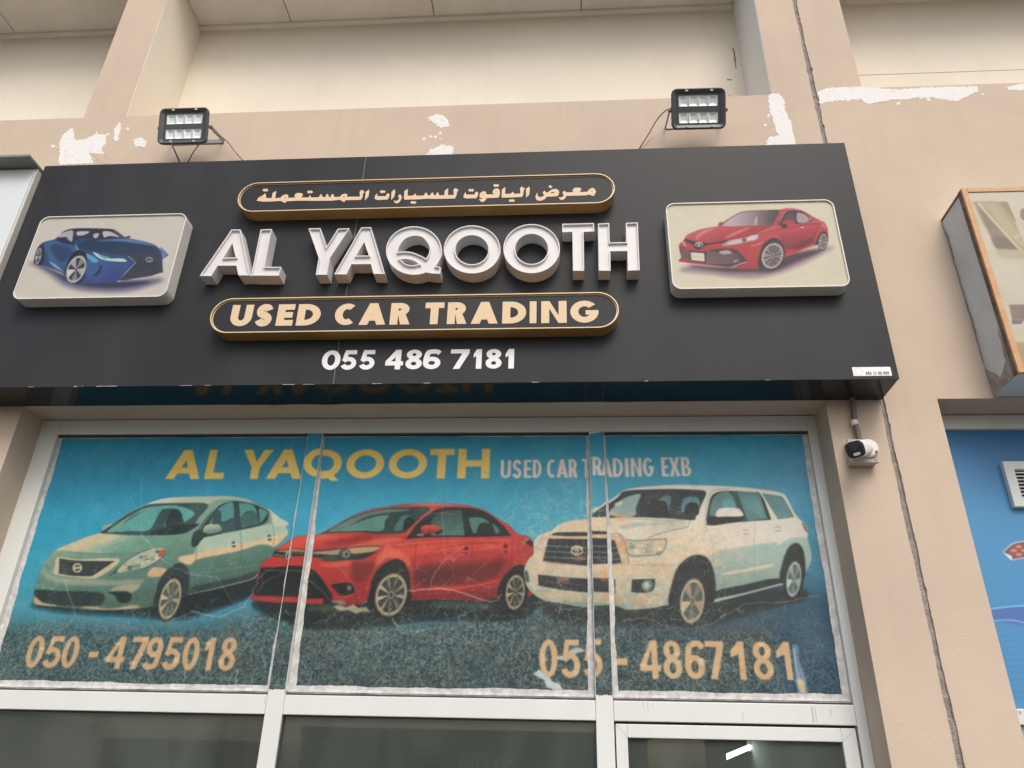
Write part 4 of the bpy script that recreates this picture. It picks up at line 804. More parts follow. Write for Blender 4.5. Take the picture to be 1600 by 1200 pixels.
def rough(L, amp, div, seed):
    """break the straight edges of a loop into an uneven outline"""
    r = random.Random(seed); out = []
    for i in range(len(L)):
        a, b = L[i], L[(i + 1) % len(L)]; d = math.hypot(b[0] - a[0], b[1] - a[1]); k = max(1, int(d / div))
        for j in range(k):
            t = j / k; g = amp * (1 if j else .5)
            out.append((a[0] + (b[0] - a[0]) * t + r.uniform(-g, g), a[1] + (b[1] - a[1]) * t + r.uniform(-g, g)))
    return out
def channel(name, loops, yb, yf, lip, rim, m_ret, m_face, parent, face_name='face', uv=None):
    """built-up letter or light box: return walls, a raised rim and a face set back behind the rim"""
    loops = orient([list(L) for L in loops]); ins = [inset(L, rim) for L in loops]; b = MB()
    for L, I in zip(loops, ins):
        n = len(L); V = [(p[0], yb, p[1]) for p in L] + [(p[0], yf, p[1]) for p in L] + [(p[0], yf, p[1]) for p in I] + [(p[0], yf + lip, p[1]) for p in I]
        b.add(V, [(k * n + i, k * n + (i + 1) % n, (k + 1) * n + (i + 1) % n, (k + 1) * n + i) for k in range(3) for i in range(n)])
    o = b.build(name, m_ret, parent)
    f = MB().prism([inset(L, rim * .7) for L in loops], yf + lip, yf + lip + .003, back=False)
    fo = f.build(face_name, m_face, o, uv=uv)
    return o, fo

# ---------------------------------------------------------------- procedural materials
MT = {}
def srgb(c): return tuple(((v / 255) / 12.92 if v <= 10.3 else ((v / 255 + .055) / 1.055) ** 2.4) for v in c)
def mat(name, col, rough=.6, spec=.4, metal=0.0, var=0.0, vscale=4.0, bump=0.0, bscale=60.0, col2=None, detail=6, stretch=None, rvar=0.0):
    if name in MT: return MT[name]
    m = bpy.data.materials.new(name); m.use_nodes = True; n = m.node_tree.nodes; l = m.node_tree.links
    p = n['Principled BSDF']; p.inputs['Base Color'].default_value = (*col, 1); p.inputs['Roughness'].default_value = rough; p.inputs['Specular IOR Level'].default_value = spec; p.inputs['Metallic'].default_value = metal
    tc = n.new('ShaderNodeTexCoord'); mp = n.new('ShaderNodeMapping'); geo = n.new('ShaderNodeNewGeometry'); l.new(geo.outputs['Position'], mp.inputs[0])
    if stretch: mp.inputs['Scale'].default_value = stretch
    if var or col2:
        t = n.new('ShaderNodeTexNoise'); t.inputs['Scale'].default_value = vscale; t.inputs['Detail'].default_value = detail; t.inputs['Roughness'].default_value = .6; l.new(mp.outputs[0], t.inputs['Vector'])
        r = n.new('ShaderNodeValToRGB'); l.new(t.outputs[0], r.inputs[0]); r.color_ramp.elements[0].position = .33; r.color_ramp.elements[1].position = .68
        c2 = col2 or tuple(min(1, v * (1 + var)) for v in col); c1 = col if col2 else tuple(v * (1 - var) for v in col)
        r.color_ramp.elements[0].color = (*c1, 1); r.color_ramp.elements[1].color = (*c2, 1); l.new(r.outputs[0], p.inputs['Base Color'])
        if rvar:
            q = n.new('ShaderNodeMapRange'); l.new(t.outputs[0], q.inputs[0]); q.inputs[3].default_value = rough - rvar; q.inputs[4].default_value = rough + rvar; l.new(q.outputs[0], p.inputs['Roughness'])
    if bump:
        t = n.new('ShaderNodeTexNoise'); t.inputs['Scale'].default_value = bscale; t.inputs['Detail'].default_value = 4; l.new(mp.outputs[0], t.inputs['Vector'])
        b = n.new('ShaderNodeBump'); b.inputs['Strength'].default_value = bump; b.inputs['Distance'].default_value = .01; l.new(t.outputs[0], b.inputs['Height']); l.new(b.outputs[0], p.inputs['Normal'])
    MT[name] = m; return m
def weather(m, streak=.10, blotch=.06, dark=(.55, .50, .44)):
    """rain streaks, faded blotches and fine chips over a painted surface"""
    n = m.node_tree.nodes; l = m.node_tree.links; p = n['Principled BSDF']; src = p.inputs['Base Color'].links[0].from_socket
    geo = n.new('ShaderNodeNewGeometry')
    def layer(src, scale, sc3, lo, hi, amt, col):
        mp = n.new('ShaderNodeMapping'); mp.inputs['Scale'].default_value = sc3; l.new(geo.outputs['Position'], mp.inputs[0])
        t = n.new('ShaderNodeTexNoise'); t.inputs['Scale'].default_value = scale; t.inputs['Detail'].default_value = 5; t.inputs['Roughness'].default_value = .65; l.new(mp.outputs[0], t.inputs['Vector'])
        q = n.new('ShaderNodeMapRange'); q.inputs[1].default_value = lo; q.inputs[2].default_value = hi; q.inputs[4].default_value = amt; q.clamp = True; l.new(t.outputs[0], q.inputs[0])
        x = n.new('ShaderNodeMix'); x.data_type = 'RGBA'; x.blend_type = 'MULTIPLY'; l.new(q.outputs[0], x.inputs[0]); l.new(src, x.inputs[6]); x.inputs[7].default_value = (*col, 1); return x.outputs[2]
    s = layer(src, 9, (1, 1, .07), .50, .75, streak, dark)
    s = layer(s, 1.1, (1, 1, 1), .45, .70, blotch, dark)
    s = layer(s, 55, (1, 1, 1), .66, .72, .22, (.62, .58, .52))
    l.new(s, p.inputs['Base Color']); return m
def print_mat(name, canvas, k, rough=.4, spec=.35, bump=0.0, bscale=14.0, alpha=None):
    """flat print: the colours drawn by the code above, as reflectance"""
    A = np.clip(canvas.a / 255.0, 0, 1); lin = np.where(A <= .04045, A / 12.92, ((A + .055) / 1.055) ** 2.4) / k
    lin = np.clip(lin, 0, .86); enc = np.where(lin <= .0031308, lin * 12.92, 1.055 * lin ** (1 / 2.4) - .055)
    px = np.ones((canvas.H, canvas.W, 4), np.float32); px[..., :3] = enc[::-1]
    img = bpy.data.images.new(name, canvas.W, canvas.H); img.pixels.foreach_set(px.ravel()); img.update(); img.pack()
    m = mat(name, (.5, .5, .5), rough, spec, bump=bump, bscale=bscale); n = m.node_tree.nodes; l = m.node_tree.links
    t = n.new('ShaderNodeTexImage'); t.image = img; t.interpolation = 'Cubic'; t.extension = 'EXTEND'; u = n.new('ShaderNodeUVMap'); u.uv_map = 'UVMap'
    l.new(u.outputs[0], t.inputs[0]); l.new(t.outputs[0], n['Principled BSDF'].inputs['Base Color']); return m
class Plane:
    """a print area on the vertical plane y: canvas px <-> metres"""
    def __init__(s, x0, x1, z0, z1, y, ppm): s.x0, s.x1, s.z0, s.z1, s.y, s.ppm = x0, x1, z0, z1, y, ppm
    def met(s, pts): P = np.asarray(pts, float); return np.stack([(P[:, 0] - s.x0) * s.ppm, (s.z1 - P[:, 1]) * s.ppm], 1)
    def fn(s, pts): return s.met([(q[0], q[2]) for q in (at(p[0], p[1], s.y) for p in np.asarray(pts, float))])
    def canvas(s, base): return Canvas(int((s.x1 - s.x0) * s.ppm), int((s.z1 - s.z0) * s.ppm), s.fn, base)
    def uv(s, v): return ((v[0] - s.x0) / (s.x1 - s.x0), (v[2] - s.z0) / (s.z1 - s.z0))
# ---------------------------------------------------------------- materials of the place
K = 1.2; KF = .74
m_wall = mat('wall_plaster', (.575, .468, .366), .85, .2, var=.045, vscale=1.3, bump=.16, bscale=120); weather(m_wall, .11, .10)
m_cream = mat('cream_plaster', (.745, .685, .575), .85, .2, var=.04, vscale=1.2, bump=.12, bscale=60); weather(m_cream, .06, .10)
m_soffit = mat('soffit_paint', (.77, .755, .69), .85, .2, var=.05, vscale=1.5, bump=.08, bscale=50); weather(m_soffit, .10, .25)
m_filler = mat('white_filler', (.60, .51, .43), .9, .2, col2=(.80, .79, .76), vscale=30, bump=.5, bscale=120); m_filler.node_tree.nodes['Color Ramp'].color_ramp.elements[0].position = .30; m_filler.node_tree.nodes['Color Ramp'].color_ramp.elements[1].position = .40
m_seal = mat('joint_sealant', (.30, .265, .245), .9, .2, var=.25, vscale=30, bump=.6, bscale=150)
m_dark = mat('crack_dark', (.22, .18, .14), .95, .1)
m_acp = mat('sign_panel_dark', (.034, .0355, .0385), .42, .12, var=.22, vscale=2.2, rvar=.08, bump=.05, bscale=1.6, stretch=(1, 1, .35))
m_gloss = mat('sign_side_gloss', (.020, .020, .022), .12, .24)
m_white = mat('letter_white', (.70, .685, .66), .5, .35, var=.05, vscale=3.5)
m_face = mat('letter_face', (.67, .66, .645), .45, .4, var=.03, vscale=5)
m_gold = mat('gold_return', (.50, .285, .10), .42, .5, metal=.35, var=.10, vscale=5)
m_rim = mat('gold_rim', (.72, .55, .31), .4, .5)
m_goldtext = mat('gold_vinyl', (.70, .53, .335), .5, .3)
m_whitetext = mat('white_vinyl', (.80, .80, .80), .45, .4)
m_alu = mat('white_aluminium', (.67, .695, .66), .4, .45, var=.035, vscale=5, col2=None, stretch=(1, 1, .35))
m_grime = mat('grime_streak', (.36, .31, .27), .8, .2)
m_gasket = mat('gasket', (.06, .055, .06), .6, .3)
m_black = mat('flood_black', (.07, .071, .075), .40, .5)
m_refl = mat('reflector', (.86, .92, .89), .3, .5)
m_steel = mat('galvanised', (.26, .235, .225), .5, .4, metal=.3)
m_cable = mat('cable_grey', (.23, .20, .175), .6, .3)
m_cableb = mat('cable_black', (.05, .05, .05), .6, .3)
m_cctv = mat('cctv_white', (.78, .76, .71), .35, .45)
m_cctvb = mat('cctv_black', (.028, .028, .034), .22, .5)
m_jbox = mat('box_grey', (.45, .42, .355), .55, .35, var=.05, vscale=20)
m_cond = mat('conduit_grey', (.20, .16, .13), .65, .3)
m_backing = mat('torn_backing', (.43, .43, .41), .8, .2, col2=(.66, .66, .64), vscale=34)
m_grey = mat('grey_reveal', (.70, .72, .70), .7, .25, var=.02, vscale=2)  # right reveal, cooler and greyer than the cream walls
m_road = mat('asphalt', (.13, .127, .12), .9, .2, var=.15, vscale=2, bump=.3, bscale=60)
m_ground = mat('paving', (.17, .16, .145), .9, .2, var=.08, vscale=1.5, bump=.2, bscale=20)
m_int = mat('interior_paint', (.46, .47, .44), .8, .2)
m_floor = mat('interior_floor', (.30, .29, .27), .4, .4)

def glass_mat():
    m = bpy.data.materials.new('window_glass'); m.use_nodes = True; n = m.node_tree.nodes; l = m.node_tree.links; n.clear()
    o = n.new('ShaderNodeOutputMaterial'); mx = n.new('ShaderNodeMixShader'); fr = n.new('ShaderNodeFresnel'); fr.inputs[0].default_value = 1.62
    tr = n.new('ShaderNodeBsdfTransparent'); tr.inputs[0].default_value = (.66, .71, .68, 1); gl = n.new('ShaderNodeBsdfGlossy'); gl.inputs['Roughness'].default_value = .02
    l.new(fr.outputs[0], mx.inputs[0]); l.new(tr.outputs[0], mx.inputs[1]); l.new(gl.outputs[0], mx.inputs[2])
    df = n.new('ShaderNodeBsdfDiffuse'); df.inputs[0].default_value = (.38, .43, .38, 1); m2 = n.new('ShaderNodeMixShader'); m2.inputs[0].default_value = .14
    ge = n.new('ShaderNodeNewGeometry'); mp = n.new('ShaderNodeMapping'); mp.inputs['Scale'].default_value = (1.0, 1.0, .45); mp.inputs['Rotation'].default_value = (0, .5, 0); l.new(ge.outputs['Position'], mp.inputs[0])
    ns = n.new('ShaderNodeTexNoise'); ns.inputs['Scale'].default_value = 2.6; ns.inputs['Detail'].default_value = 6; ns.inputs['Distortion'].default_value = .8; l.new(mp.outputs[0], ns.inputs['Vector'])
    mr = n.new('ShaderNodeMapRange'); mr.inputs[1].default_value = .32; mr.inputs[2].default_value = .72; mr.inputs[3].default_value = .085; mr.inputs[4].default_value = .20; l.new(ns.outputs[0], mr.inputs[0]); l.new(mr.outputs[0], m2.inputs[0])
    l.new(mx.outputs[0], m2.inputs[1]); l.new(df.outputs[0], m2.inputs[2]); l.new(m2.outputs[0], o.inputs[0]); return m
m_glass = glass_mat()

# ---------------------------------------------------------------- ground
g = MB().add([(-300, -300, 0), (300, -300, 0), (300, 300, 0), (-300, 300, 0)], [(0, 1, 2, 3)]).build('ground', m_road, recalc=False); tag(g, kind='structure')
p = MB().box(-6, 6, -1.6, -.0, .004, .14).build('pavement', m_ground); tag(p, kind='structure')

# ---------------------------------------------------------------- unseen houses added across the street to dim the low sky and shape the reflections
def unseen_house(x0, x1, y, h, m, label):
    t = thing('unseen_house', ((x0 + x1) / 2, y, 0), label, 'house'); mw = mat('house_window', (.04, .05, .055), .1, .5)
    MB().box(x0, x1, y - 8, y, 0, h).build('wall', m, t); MB().box(x0 - .15, x1 + .15, y - 8.1, y + .15, h + .002, h + .35).build('parapet', m, t)
    n = int((x1 - x0) / 2.6)
    for k in range(n):
        for z in range(int(h // 3)):
            xc = x0 + (x1 - x0) * (k + .5) / n; w = MB().box(xc - .6, xc + .6, y + .002, y + .05, z * 3 + .9, z * 3 + 2.3).build('window', mw, t)
            MB().box(xc - .7, xc + .7, y + .004, y + .12, z * 3 + .78, z * 3 + .895).build('sill', m, w)
unseen_house(-60, -33, -46, 4.6, mat('house_sand', (.36, .31, .25), .9, .2, var=.06, vscale=1), 'unseen sand coloured house added across the street, far left')
unseen_house(-29, -20, -48, 3.4, mat('house_brown', (.28, .24, .20), .9, .2, var=.06, vscale=1), 'unseen small low brown house added across the street between two gaps')
unseen_house(-17, 5, -50, 4.4, mat('house_grey', (.30, .29, .27), .9, .2, var=.06, vscale=1), 'unseen long grey house added straight across the street')
unseen_house(9, 60, -45, 4.8, mat('house_cream', (.40, .36, .30), .9, .2, var=.06, vscale=1), 'unseen cream house added across the street on the right')

# ---------------------------------------------------------------- the two buildings on either side of the movement joint
LZ, BZ, JX, NY, CZ = 3.382, 5.402, 1.5005, .455, 6.79
def wob(x, z0, z1, seed, a=.0036):
    r = random.Random(seed); n = int(abs(z1 - z0) / .018); ph = [r.uniform(0, 6.28) for _ in range(3)]; s = 1 if seed == 2 else -1; out = []; chip = 0.0
    for k in range(n + 1):
        t = k * .018; chip = r.uniform(.003, .009) if r.random() < .035 else chip * .45
        out.append((x + s * (.0016 * math.sin(t * 7 + ph[0]) + .0014 * math.sin(t * 19 + ph[1]) + r.uniform(-.0014, .0014) + chip), z0 + (z1 - z0) * k / n))
    return out
bl = thing('shop_building', (-.5, .3, 0), 'pink plastered shop building with recessed cream bays above a long black sign', 'building')
P = [(1.240, .0)] + wob(JX - .0125, 0, 8.4, 1) + [(1.2549, 8.4), (1.2549, BZ), (-2.738, BZ), (-2.738, 8.4), (-3.012, 8.4), (-3.012, BZ), (-6, BZ), (-6, LZ), (-3.02, LZ), (-3.02, 0), (-2.752, 0), (-2.752, LZ), (1.240, LZ)]
wl = MB().prism([P], 0, .5).build('wall', m_wall, bl)
MB().box(-2.735, 1.2519, NY, NY + .045, BZ - .3, 8.0).build('recessed_wall', m_cream, bl)
MB().box(-6, -3.015, NY, NY + .045, BZ - .3, 8.0).build('recessed_wall', m_cream, bl)
MB().box(-2.738, -2.734, .004, NY, BZ + .003, 8.0).build('reveal', mat('sunlit_cream', (.84, .775, .65), .8, .25, var=.03, vscale=2), bl)  # left reveal: its sunlit brightness is put into a lighter cream
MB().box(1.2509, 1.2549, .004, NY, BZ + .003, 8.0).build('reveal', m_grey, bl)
br = thing('shop_building', (3, .3, 0), 'pink plastered neighbouring building to the right of the dark vertical joint', 'building')
P = wob(JX + .0125, 8.4, 0, 2) + [(1.7555, 0), (1.7555, LZ - .002), (6, LZ - .002), (6, 5.432), (1.779, 5.432), (1.779, 8.4)]
wr = MB().prism([P], .0, .5).build('wall', m_wall, br)
MB().box(1.782, 6, NY, NY + .045, BZ - .3, 8.0).build('recessed_wall', m_cream, br)
MB().box(1.779, 6, NY - .003, NY - .0002, 6.05, 6.054).build('plaster_line', m_cream, br)
b = MB(); r = random.Random(5); n = 240
b.add([(JX + s * .02 , .008 + r.uniform(-.003, .004), 8.4 * k / n) for k in range(n + 1) for s in (-1, 1)], [(2 * k, 2 * k + 1, 2 * k + 3, 2 * k + 2) for k in range(n)])
b.build('joint_sealant', m_seal, br)
# soffit of the recesses: panels with open joints, a cornice strip along the wall
js = [float(at_z(px, py, CZ)[0]) for px, py in ((22, 49), (453, 29), (678, 22), (908, 12))]; st = (js[3] - js[0]) / 4.2 if False else 1.0
xs = [-6, js[0], -2.74] ; xs2 = [-2.734, js[1], js[2], js[3], 1.2509]
for X, par in ((xs, bl), (xs2, bl), ([1.782, 3.2, 6], br)):
    for a, c in zip(X[:-1], X[1:]):
        MB().box(a + .004, c - .004, -.02, NY, CZ, CZ + .03).build('soffit_panel', m_soffit, par)
    MB().box(X[0] + .002, X[-1] - .002, NY - .035, NY, CZ - .026, CZ - .002).build('cornice', m_soffit, par)
    MB().box(X[0], X[-1], -.018, NY, CZ + .031, CZ + .05).build('soffit_slab', m_dark, par)
# white filler patches, cracks
def patch(pts, par, y=0.0, th=.0025, amp=.006, div=.02, seed=0, m=None, nm='filler_patch'):
    if nm == 'filler_patch': th, amp, div = .0012, .0062, .0075
    MB().prism([rough(xz(pts, y), amp, div, seed)], y - th, y + .002).build(nm, m or m_filler, par)
f3 = lambda L: [(p[0] / 2.963, p[1] / 2.963) for p in L]
patch(f3([(275, 660), (290, 625), (335, 592), (348, 650), (395, 645), (440, 620), (490, 622), (495, 660), (470, 690), (505, 755), (470, 757), (415, 705), (430, 757), (275, 762)]), wl, seed=1)
patch(f3([(530, 600), (555, 562), (562, 585), (548, 630), (545, 655), (526, 650)]), wl, seed=2, amp=.003, div=.012)
patch(f3([(618, 650), (650, 635), (680, 655), (672, 682), (625, 680)]), wl, seed=3, amp=.004, div=.012)
patch([(668, 184), (680, 179), (694, 181), (704, 196), (690, 200), (676, 192)], wl, seed=4, amp=.004, div=.012)
patch([(663, 245), (672, 234), (690, 227), (708, 228), (709, 237), (706, 245)], wl, seed=5, amp=.004, div=.012)
f5 = lambda L: [(1120 + p[0] / 5, p[1] / 5) for p in L]
patch(f5([(400, 760), (430, 732), (485, 732), (525, 775), (535, 860), (580, 960), (602, 1060), (615, 1135), (385, 1142), (395, 1072), (482, 1060), (450, 970), (420, 880), (400, 800)]), wl, seed=6, amp=.005, div=.016)
f6 = lambda L: [(1060 + p[0] / 2.963, p[1] / 2.963) for p in L]
patch(f6([(642, 425), (700, 406), (830, 402), (1000, 414), (1150, 405), (1385, 400), (1388, 422), (1340, 445), (1285, 470), (1250, 468), (1180, 452), (1000, 462), (930, 472), (885, 485), (850, 462), (720, 468), (655, 480)]), wr, seed=7, amp=.005, div=.018)
patch(f6([(1515, 402), (1600, 388), (1720, 392), (1720, 425), (1600, 420), (1530, 416)]), wr, seed=8, amp=.005, div=.018)
rs_ = random.Random(17)
for cx_, cy_, sx_, sy_, k_, par_ in ((130, 232, 48, 24, 16, wl), (185, 208, 12, 18, 4, wl), (686, 212, 26, 22, 5, wl), (1212, 190, 22, 40, 9, wl), (1380, 152, 120, 16, 14, wr)):
    for k in range(k_):
        x_, y_, w_ = cx_ + rs_.gauss(0, sx_ * .55), cy_ + rs_.gauss(0, sy_ * .55), rs_.uniform(1.2, 4.0)
        if y_ < 246 - x_ * .02: patch([(x_ + w_ * math.cos(t_) * rs_.uniform(.5, 1.2), y_ + w_ * .8 * math.sin(t_) * rs_.uniform(.5, 1.2)) for t_ in np.linspace(0, 6.28, 9)[:-1]], par_, th=.001, amp=.0015, div=.006, seed=k, nm='filler_fleck')
for L in ([(1144, 74), (1146.5, 84), (1147, 92), (1149.5, 107), (1150.6, 107), (1149.6, 92), (1147.2, 78)], [(1136, 124), (1143, 124), (1143, 125.5), (1136, 125)], [(1137, 150), (1141, 149), (1140, 151), (1137, 151)]):
    patch(L, bl, y=NY, th=.002, amp=.002, div=.01, seed=9, m=m_dark, nm='crack')
patch([(1000, 233), (1008, 226), (1019, 215), (1019, 216), (1009, 227)], wl, th=.0012, amp=.0005, seed=3, m=m_grime, nm='cable_mark')

# ---------------------------------------------------------------- window film print (drawn once, shared by all film pieces)
FR_Y, FILM_Y = .1744, .196
XL, XR, ZT, ZB = -2.651, 1.196, 3.298, 2.047
FP = Plane(XL - .12, XR + .06, ZB - .03, ZT + .06, FILM_Y, 480)
fc = FP.canvas((40, 120, 150))
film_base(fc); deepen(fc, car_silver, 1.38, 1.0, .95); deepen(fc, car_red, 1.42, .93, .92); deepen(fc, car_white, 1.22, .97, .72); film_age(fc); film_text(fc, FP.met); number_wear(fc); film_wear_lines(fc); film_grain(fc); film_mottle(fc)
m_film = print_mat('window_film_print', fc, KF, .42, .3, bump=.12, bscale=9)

# ---------------------------------------------------------------- shopfront: aluminium frame, glass, vinyl film, door
sf = thing('shopfront_window', (-.75, FR_Y, .14), 'white aluminium shopfront with blue vinyl film of three cars above clear panes', 'shop window')
M1 = (float(at(418.3, 1083, FR_Y)[0]), float(at(445, 1086, FR_Y)[0])); M2 = (float(at(930.5, 1095, FR_Y)[0]), float(at(958.3, 1095, FR_Y)[0]))
TZ = (1.967, 2.047); FB = FR_Y + .055
def bar(x0, x1, z0, z1, y0=FR_Y, y1=FB, nm='frame_bar', m=None, par=None, bv=.003):
    return bevel(MB().box(x0, x1, y0, y1, z0, z1).build(nm, m or m_alu, par or sf), bv)
bar(-2.752, XL, .14, 3.378); bar(XR, 1.240, .14, 3.378)
bar(XL, XR, ZT, 3.378)
bar(*M1, .14, ZT); bar(*M2, .14, ZT)
for a, c in ((XL, M1[0]), (M1[1], M2[0]), (M2[1], XR)):
    bar(a + .0008, c - .0008, *TZ)
    MB().box(a, c, FILM_Y - .004, FILM_Y + .014, TZ[1] + .0005, TZ[1] + .008).build('gasket', m_gasket, sf)
# thin light bead inside the top and side bars (the stepped profile seen in the photo)
for x0, x1, z0, z1 in ((XL, M1[0], ZT - .010, ZT - .0005), (M1[1], M2[0], ZT - .010, ZT - .0005), (M2[1], XR, ZT - .010, ZT - .0005)):
    MB().box(x0, x1, FILM_Y - .012, FILM_Y + .01, z0, z1).build('glazing_bead', m_gasket, sf)
panes = ((XL, M1[0]), (M1[1], M2[0]), (M2[1], XR))
for k, (a, c) in enumerate(panes):
    gl = MB().box(a, c, FILM_Y + .004, FILM_Y + .010, TZ[1], ZT).build('pane', m_glass, sf)
    # film with uneven cut edges, and the pale backing / dried adhesive it leaves along the edges
    e = [(.030, .003, .018, .016), (.028, .022, .020, .012), (.020, .030, .018, .014)][k]       # left, right, bottom, top margins
    MB().box(a + .001, c - .001, FILM_Y + .0012, FILM_Y + .0032, TZ[1] + .009, ZT - .011).build('adhesive_residue', m_backing, sf)
    r = random.Random(20 + k)
    def edge(x0, z0, x1, z1, amp, n=90):
        ph = [r.uniform(0, 6.28) for _ in range(4)]; dx, dz = x1 - x0, z1 - z0; l = math.hypot(dx, dz); nx, nz = -dz / l, dx / l; out = []
        for i in range(n):
            t = i / n; o = amp * (1.6 * math.sin(t * 9 + ph[0]) + 1.1 * math.sin(t * 23 + ph[1]) + .8 * math.sin(t * 51 + ph[2])) * min(1, t * 8, (1 - t) * 8) + r.uniform(-amp, amp)
            out.append((x0 + dx * t + nx * o, z0 + dz * t + nz * o))
        return out
    zb, zt = TZ[1] + .010, ZT - .011
    lb, lt = [(.040, .020), (.038, .007), (.025, .009)][k]; rb, rt = [(.016, .006), (.030, .012), (.034, .026)][k]
    hb = [.034, .032, .033][k]
    L = edge(a + lb, zb + hb, c - rb, zb + hb * (.85 if k == 0 else 1), .0013, 130) + edge(c - rb, zb + hb, c - rt, zt - .004, .0013) + edge(c - rt, zt - .004, a + lt, zt - .004, .0009) + edge(a + lt, zt - .004, a + lb, zb + hb, .0015)
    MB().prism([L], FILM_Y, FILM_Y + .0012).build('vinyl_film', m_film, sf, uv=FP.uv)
    # bottom lip of the torn backing curling away
    b = MB(); n = 40; V = []
    for i in range(n + 1):
        x = a + .004 + (c - a - .008) * i / n; d = .002 + .004 * max(0, math.sin(i * .9 + k * 2) * math.sin(i * .37 + k))
        V += [(x, FILM_Y - d, zb + .004), (x, FILM_Y + .0008, zb + .016)]
    b.add(V, [(2 * i, 2 * i + 1, 2 * i + 3, 2 * i + 2) for i in range(n)]); b.build('backing_lip', m_backing, sf, recalc=False)
for (a, c), s in ((M1, 1), (M2, 2)):
    r = random.Random(40 + s)
    L = [(a + .003, TZ[1] + .022)] + [(a + .003 + (c - a - .006) * i / 10, TZ[1] + .022 + r.uniform(-.003, .003)) for i in range(1, 10)] + [(c - .003, TZ[1] + .022), (c - .003, ZT - .003), (a + .003, ZT - .003 - (.012 if s == 2 else 0))]
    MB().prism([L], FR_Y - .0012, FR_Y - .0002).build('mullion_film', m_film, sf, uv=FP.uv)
    for x, sg in ((a, -1), (c, 1)):                                   # slit and curled white edge of the cut film
        MB().tube([(x - sg * .001 + sg * .0035 * math.sin(i * 1.3) * .3, FR_Y - .0012, TZ[1] + .006 + (ZT - TZ[1] - .02) * i / 24) for i in range(25)], [.0013 + .0006 * math.sin(i * 2.1) for i in range(25)], 6).build('curled_edge', m_backing, sf)
for x, zz, sg in ((M1[0] - .012, 2.060, 1), (M1[1] + .010, 2.062, -1)):
    MB().add([(x, FILM_Y - .003, zz), (x + .016 * sg, FILM_Y - .012, zz + .004), (x + .013 * sg, FILM_Y - .014, zz + .06), (x + .004 * sg, FILM_Y - .002, zz + .03)], [(0, 1, 2, 3)]).build('peeled_corner', m_backing, sf, recalc=False)
# lower panes
for a, c in panes[:2]:
    MB().box(a, c, FILM_Y + .004, FILM_Y + .010, .2, TZ[0]).build('pane', m_glass, sf)
    MB().box(a + .001, c - .001, FILM_Y - .008, FILM_Y + .012, TZ[0] - .006, TZ[0] - .0005).build('gasket', m_gasket, sf)
    for x in (a + .003, c - .003): MB().box(x - .0028, x + .0028, FILM_Y - .008, FILM_Y + .012, .2, TZ[0] - .0065).build('gasket', m_gasket, sf)
    bar(a, c, .14, .2)
# door leaf in the right bay
DX0, DX1, DZ = M2[1] + .006, XR - .008, TZ[0] - .010; dl = float(at(981, 1153, FR_Y)[0]); dr = float(at(1317.5, 1159, FR_Y)[0]); dt = float(at(1150, 1156, FR_Y)[2])
door = bar(DX0, dl, .15, DZ, FR_Y + .006, FB - .004, 'door')
bar(dr, DX1, .15, DZ, FR_Y + .006, FB - .004, 'door_stile', par=door); bar(dl, dr, dt, DZ, FR_Y + .006, FB - .004, 'door_rail', par=door); bar(dl, dr, .15, .26, FR_Y + .006, FB - .004, 'door_rail', par=door)
MB().box(dl, dr, FILM_Y + .004, FILM_Y + .010, .26, dt).build('pane', m_glass, door)
MB().tube([(dl - .035, FR_Y - .03, .95), (dl - .035, FR_Y - .045, .97), (dl - .035, FR_Y - .045, 1.28), (dl - .035, FR_Y - .03, 1.3)], .010, 8).build('handle', m_steel, door, smooth=True)
for (xa, za), (xb, zb_) in (((DX0, DZ), (dl, dt)), ((DX1, DZ), (dr, dt))):
    MB().prism([[(xa, za - .0012), (xa, za), (xb, zb_ + .0012), (xb, zb_)]], FR_Y + .0052, FR_Y + .0058).build('mitre_joint', mat('mitre_grey', (.34, .33, .31), .7, .2), door)
MB().box(DX0 - .005, DX1 + .007, FR_Y + .03, FR_Y + .05, DZ - .001, TZ[0]).build('door_gap', m_gasket, sf)
# dirt runs under the transom joints
for i, (px, py, l, w) in enumerate(((1268, 1104, 24, 2.2), (1273, 1105, 22, 1.2), (1297, 1107, 12, 1.2), (1005, 1096, 10, 1.0), (1012, 1097, 14, .8), (1020, 1097, 10, 1.0), (1160, 1112, 14, 1.0), (415, 1088, 12, .8))):
    P0 = at(px, py, FR_Y); s = px_size(P0)
    MB().prism([rough([(P0[0] - w * s / 2, P0[2] - l * s), (P0[0] + w * s / 2, P0[2] - l * s * .9), (P0[0] + w * s * .4, P0[2]), (P0[0] - w * s * .5, P0[2])], .0004, .01, i)], FR_Y - .0008, FR_Y - .0002).build('dirt_streak', mat('light_streak', (.52, .47, .42), .8, .2), sf)

# ---------------------------------------------------------------- inside of the shop
for nm, q in (('interior_floor', (-2.8, 1.3, .55, 5.2, .10, .14)), ('interior_wall', (-2.85, 1.35, 5.2, 5.3, .1, 3.35)), ('interior_wall', (-2.9, -2.8, .55, 5.2, .1, 3.35)), ('interior_wall', (1.3, 1.4, .55, 5.2, .1, 3.35)), ('interior_ceiling', (-2.9, 1.4, .5, 5.3, 3.36, 3.40))):
    o = MB().box(*q).build(nm, m_floor if 'floor' in nm else m_int); tag(o, kind='structure')
LP = at(1146, 1175, 2.6); s = px_size(LP)
tl = thing('tube_lamp', (LP[0], 2.6, LP[2] - .05), 'lit white fluorescent tube seen through the glass door', 'lamp')
m_tube = bpy.data.materials.new('lit_tube'); m_tube.use_nodes = True; q = m_tube.node_tree.nodes['Principled BSDF']; q.inputs['Emission Color'].default_value = (.90, 1.0, .97, 1); q.inputs['Emission Strength'].default_value = 6
a0, a1 = Vector(at(1129, 1185, 2.25)), Vector(at(1172, 1167, 2.75))
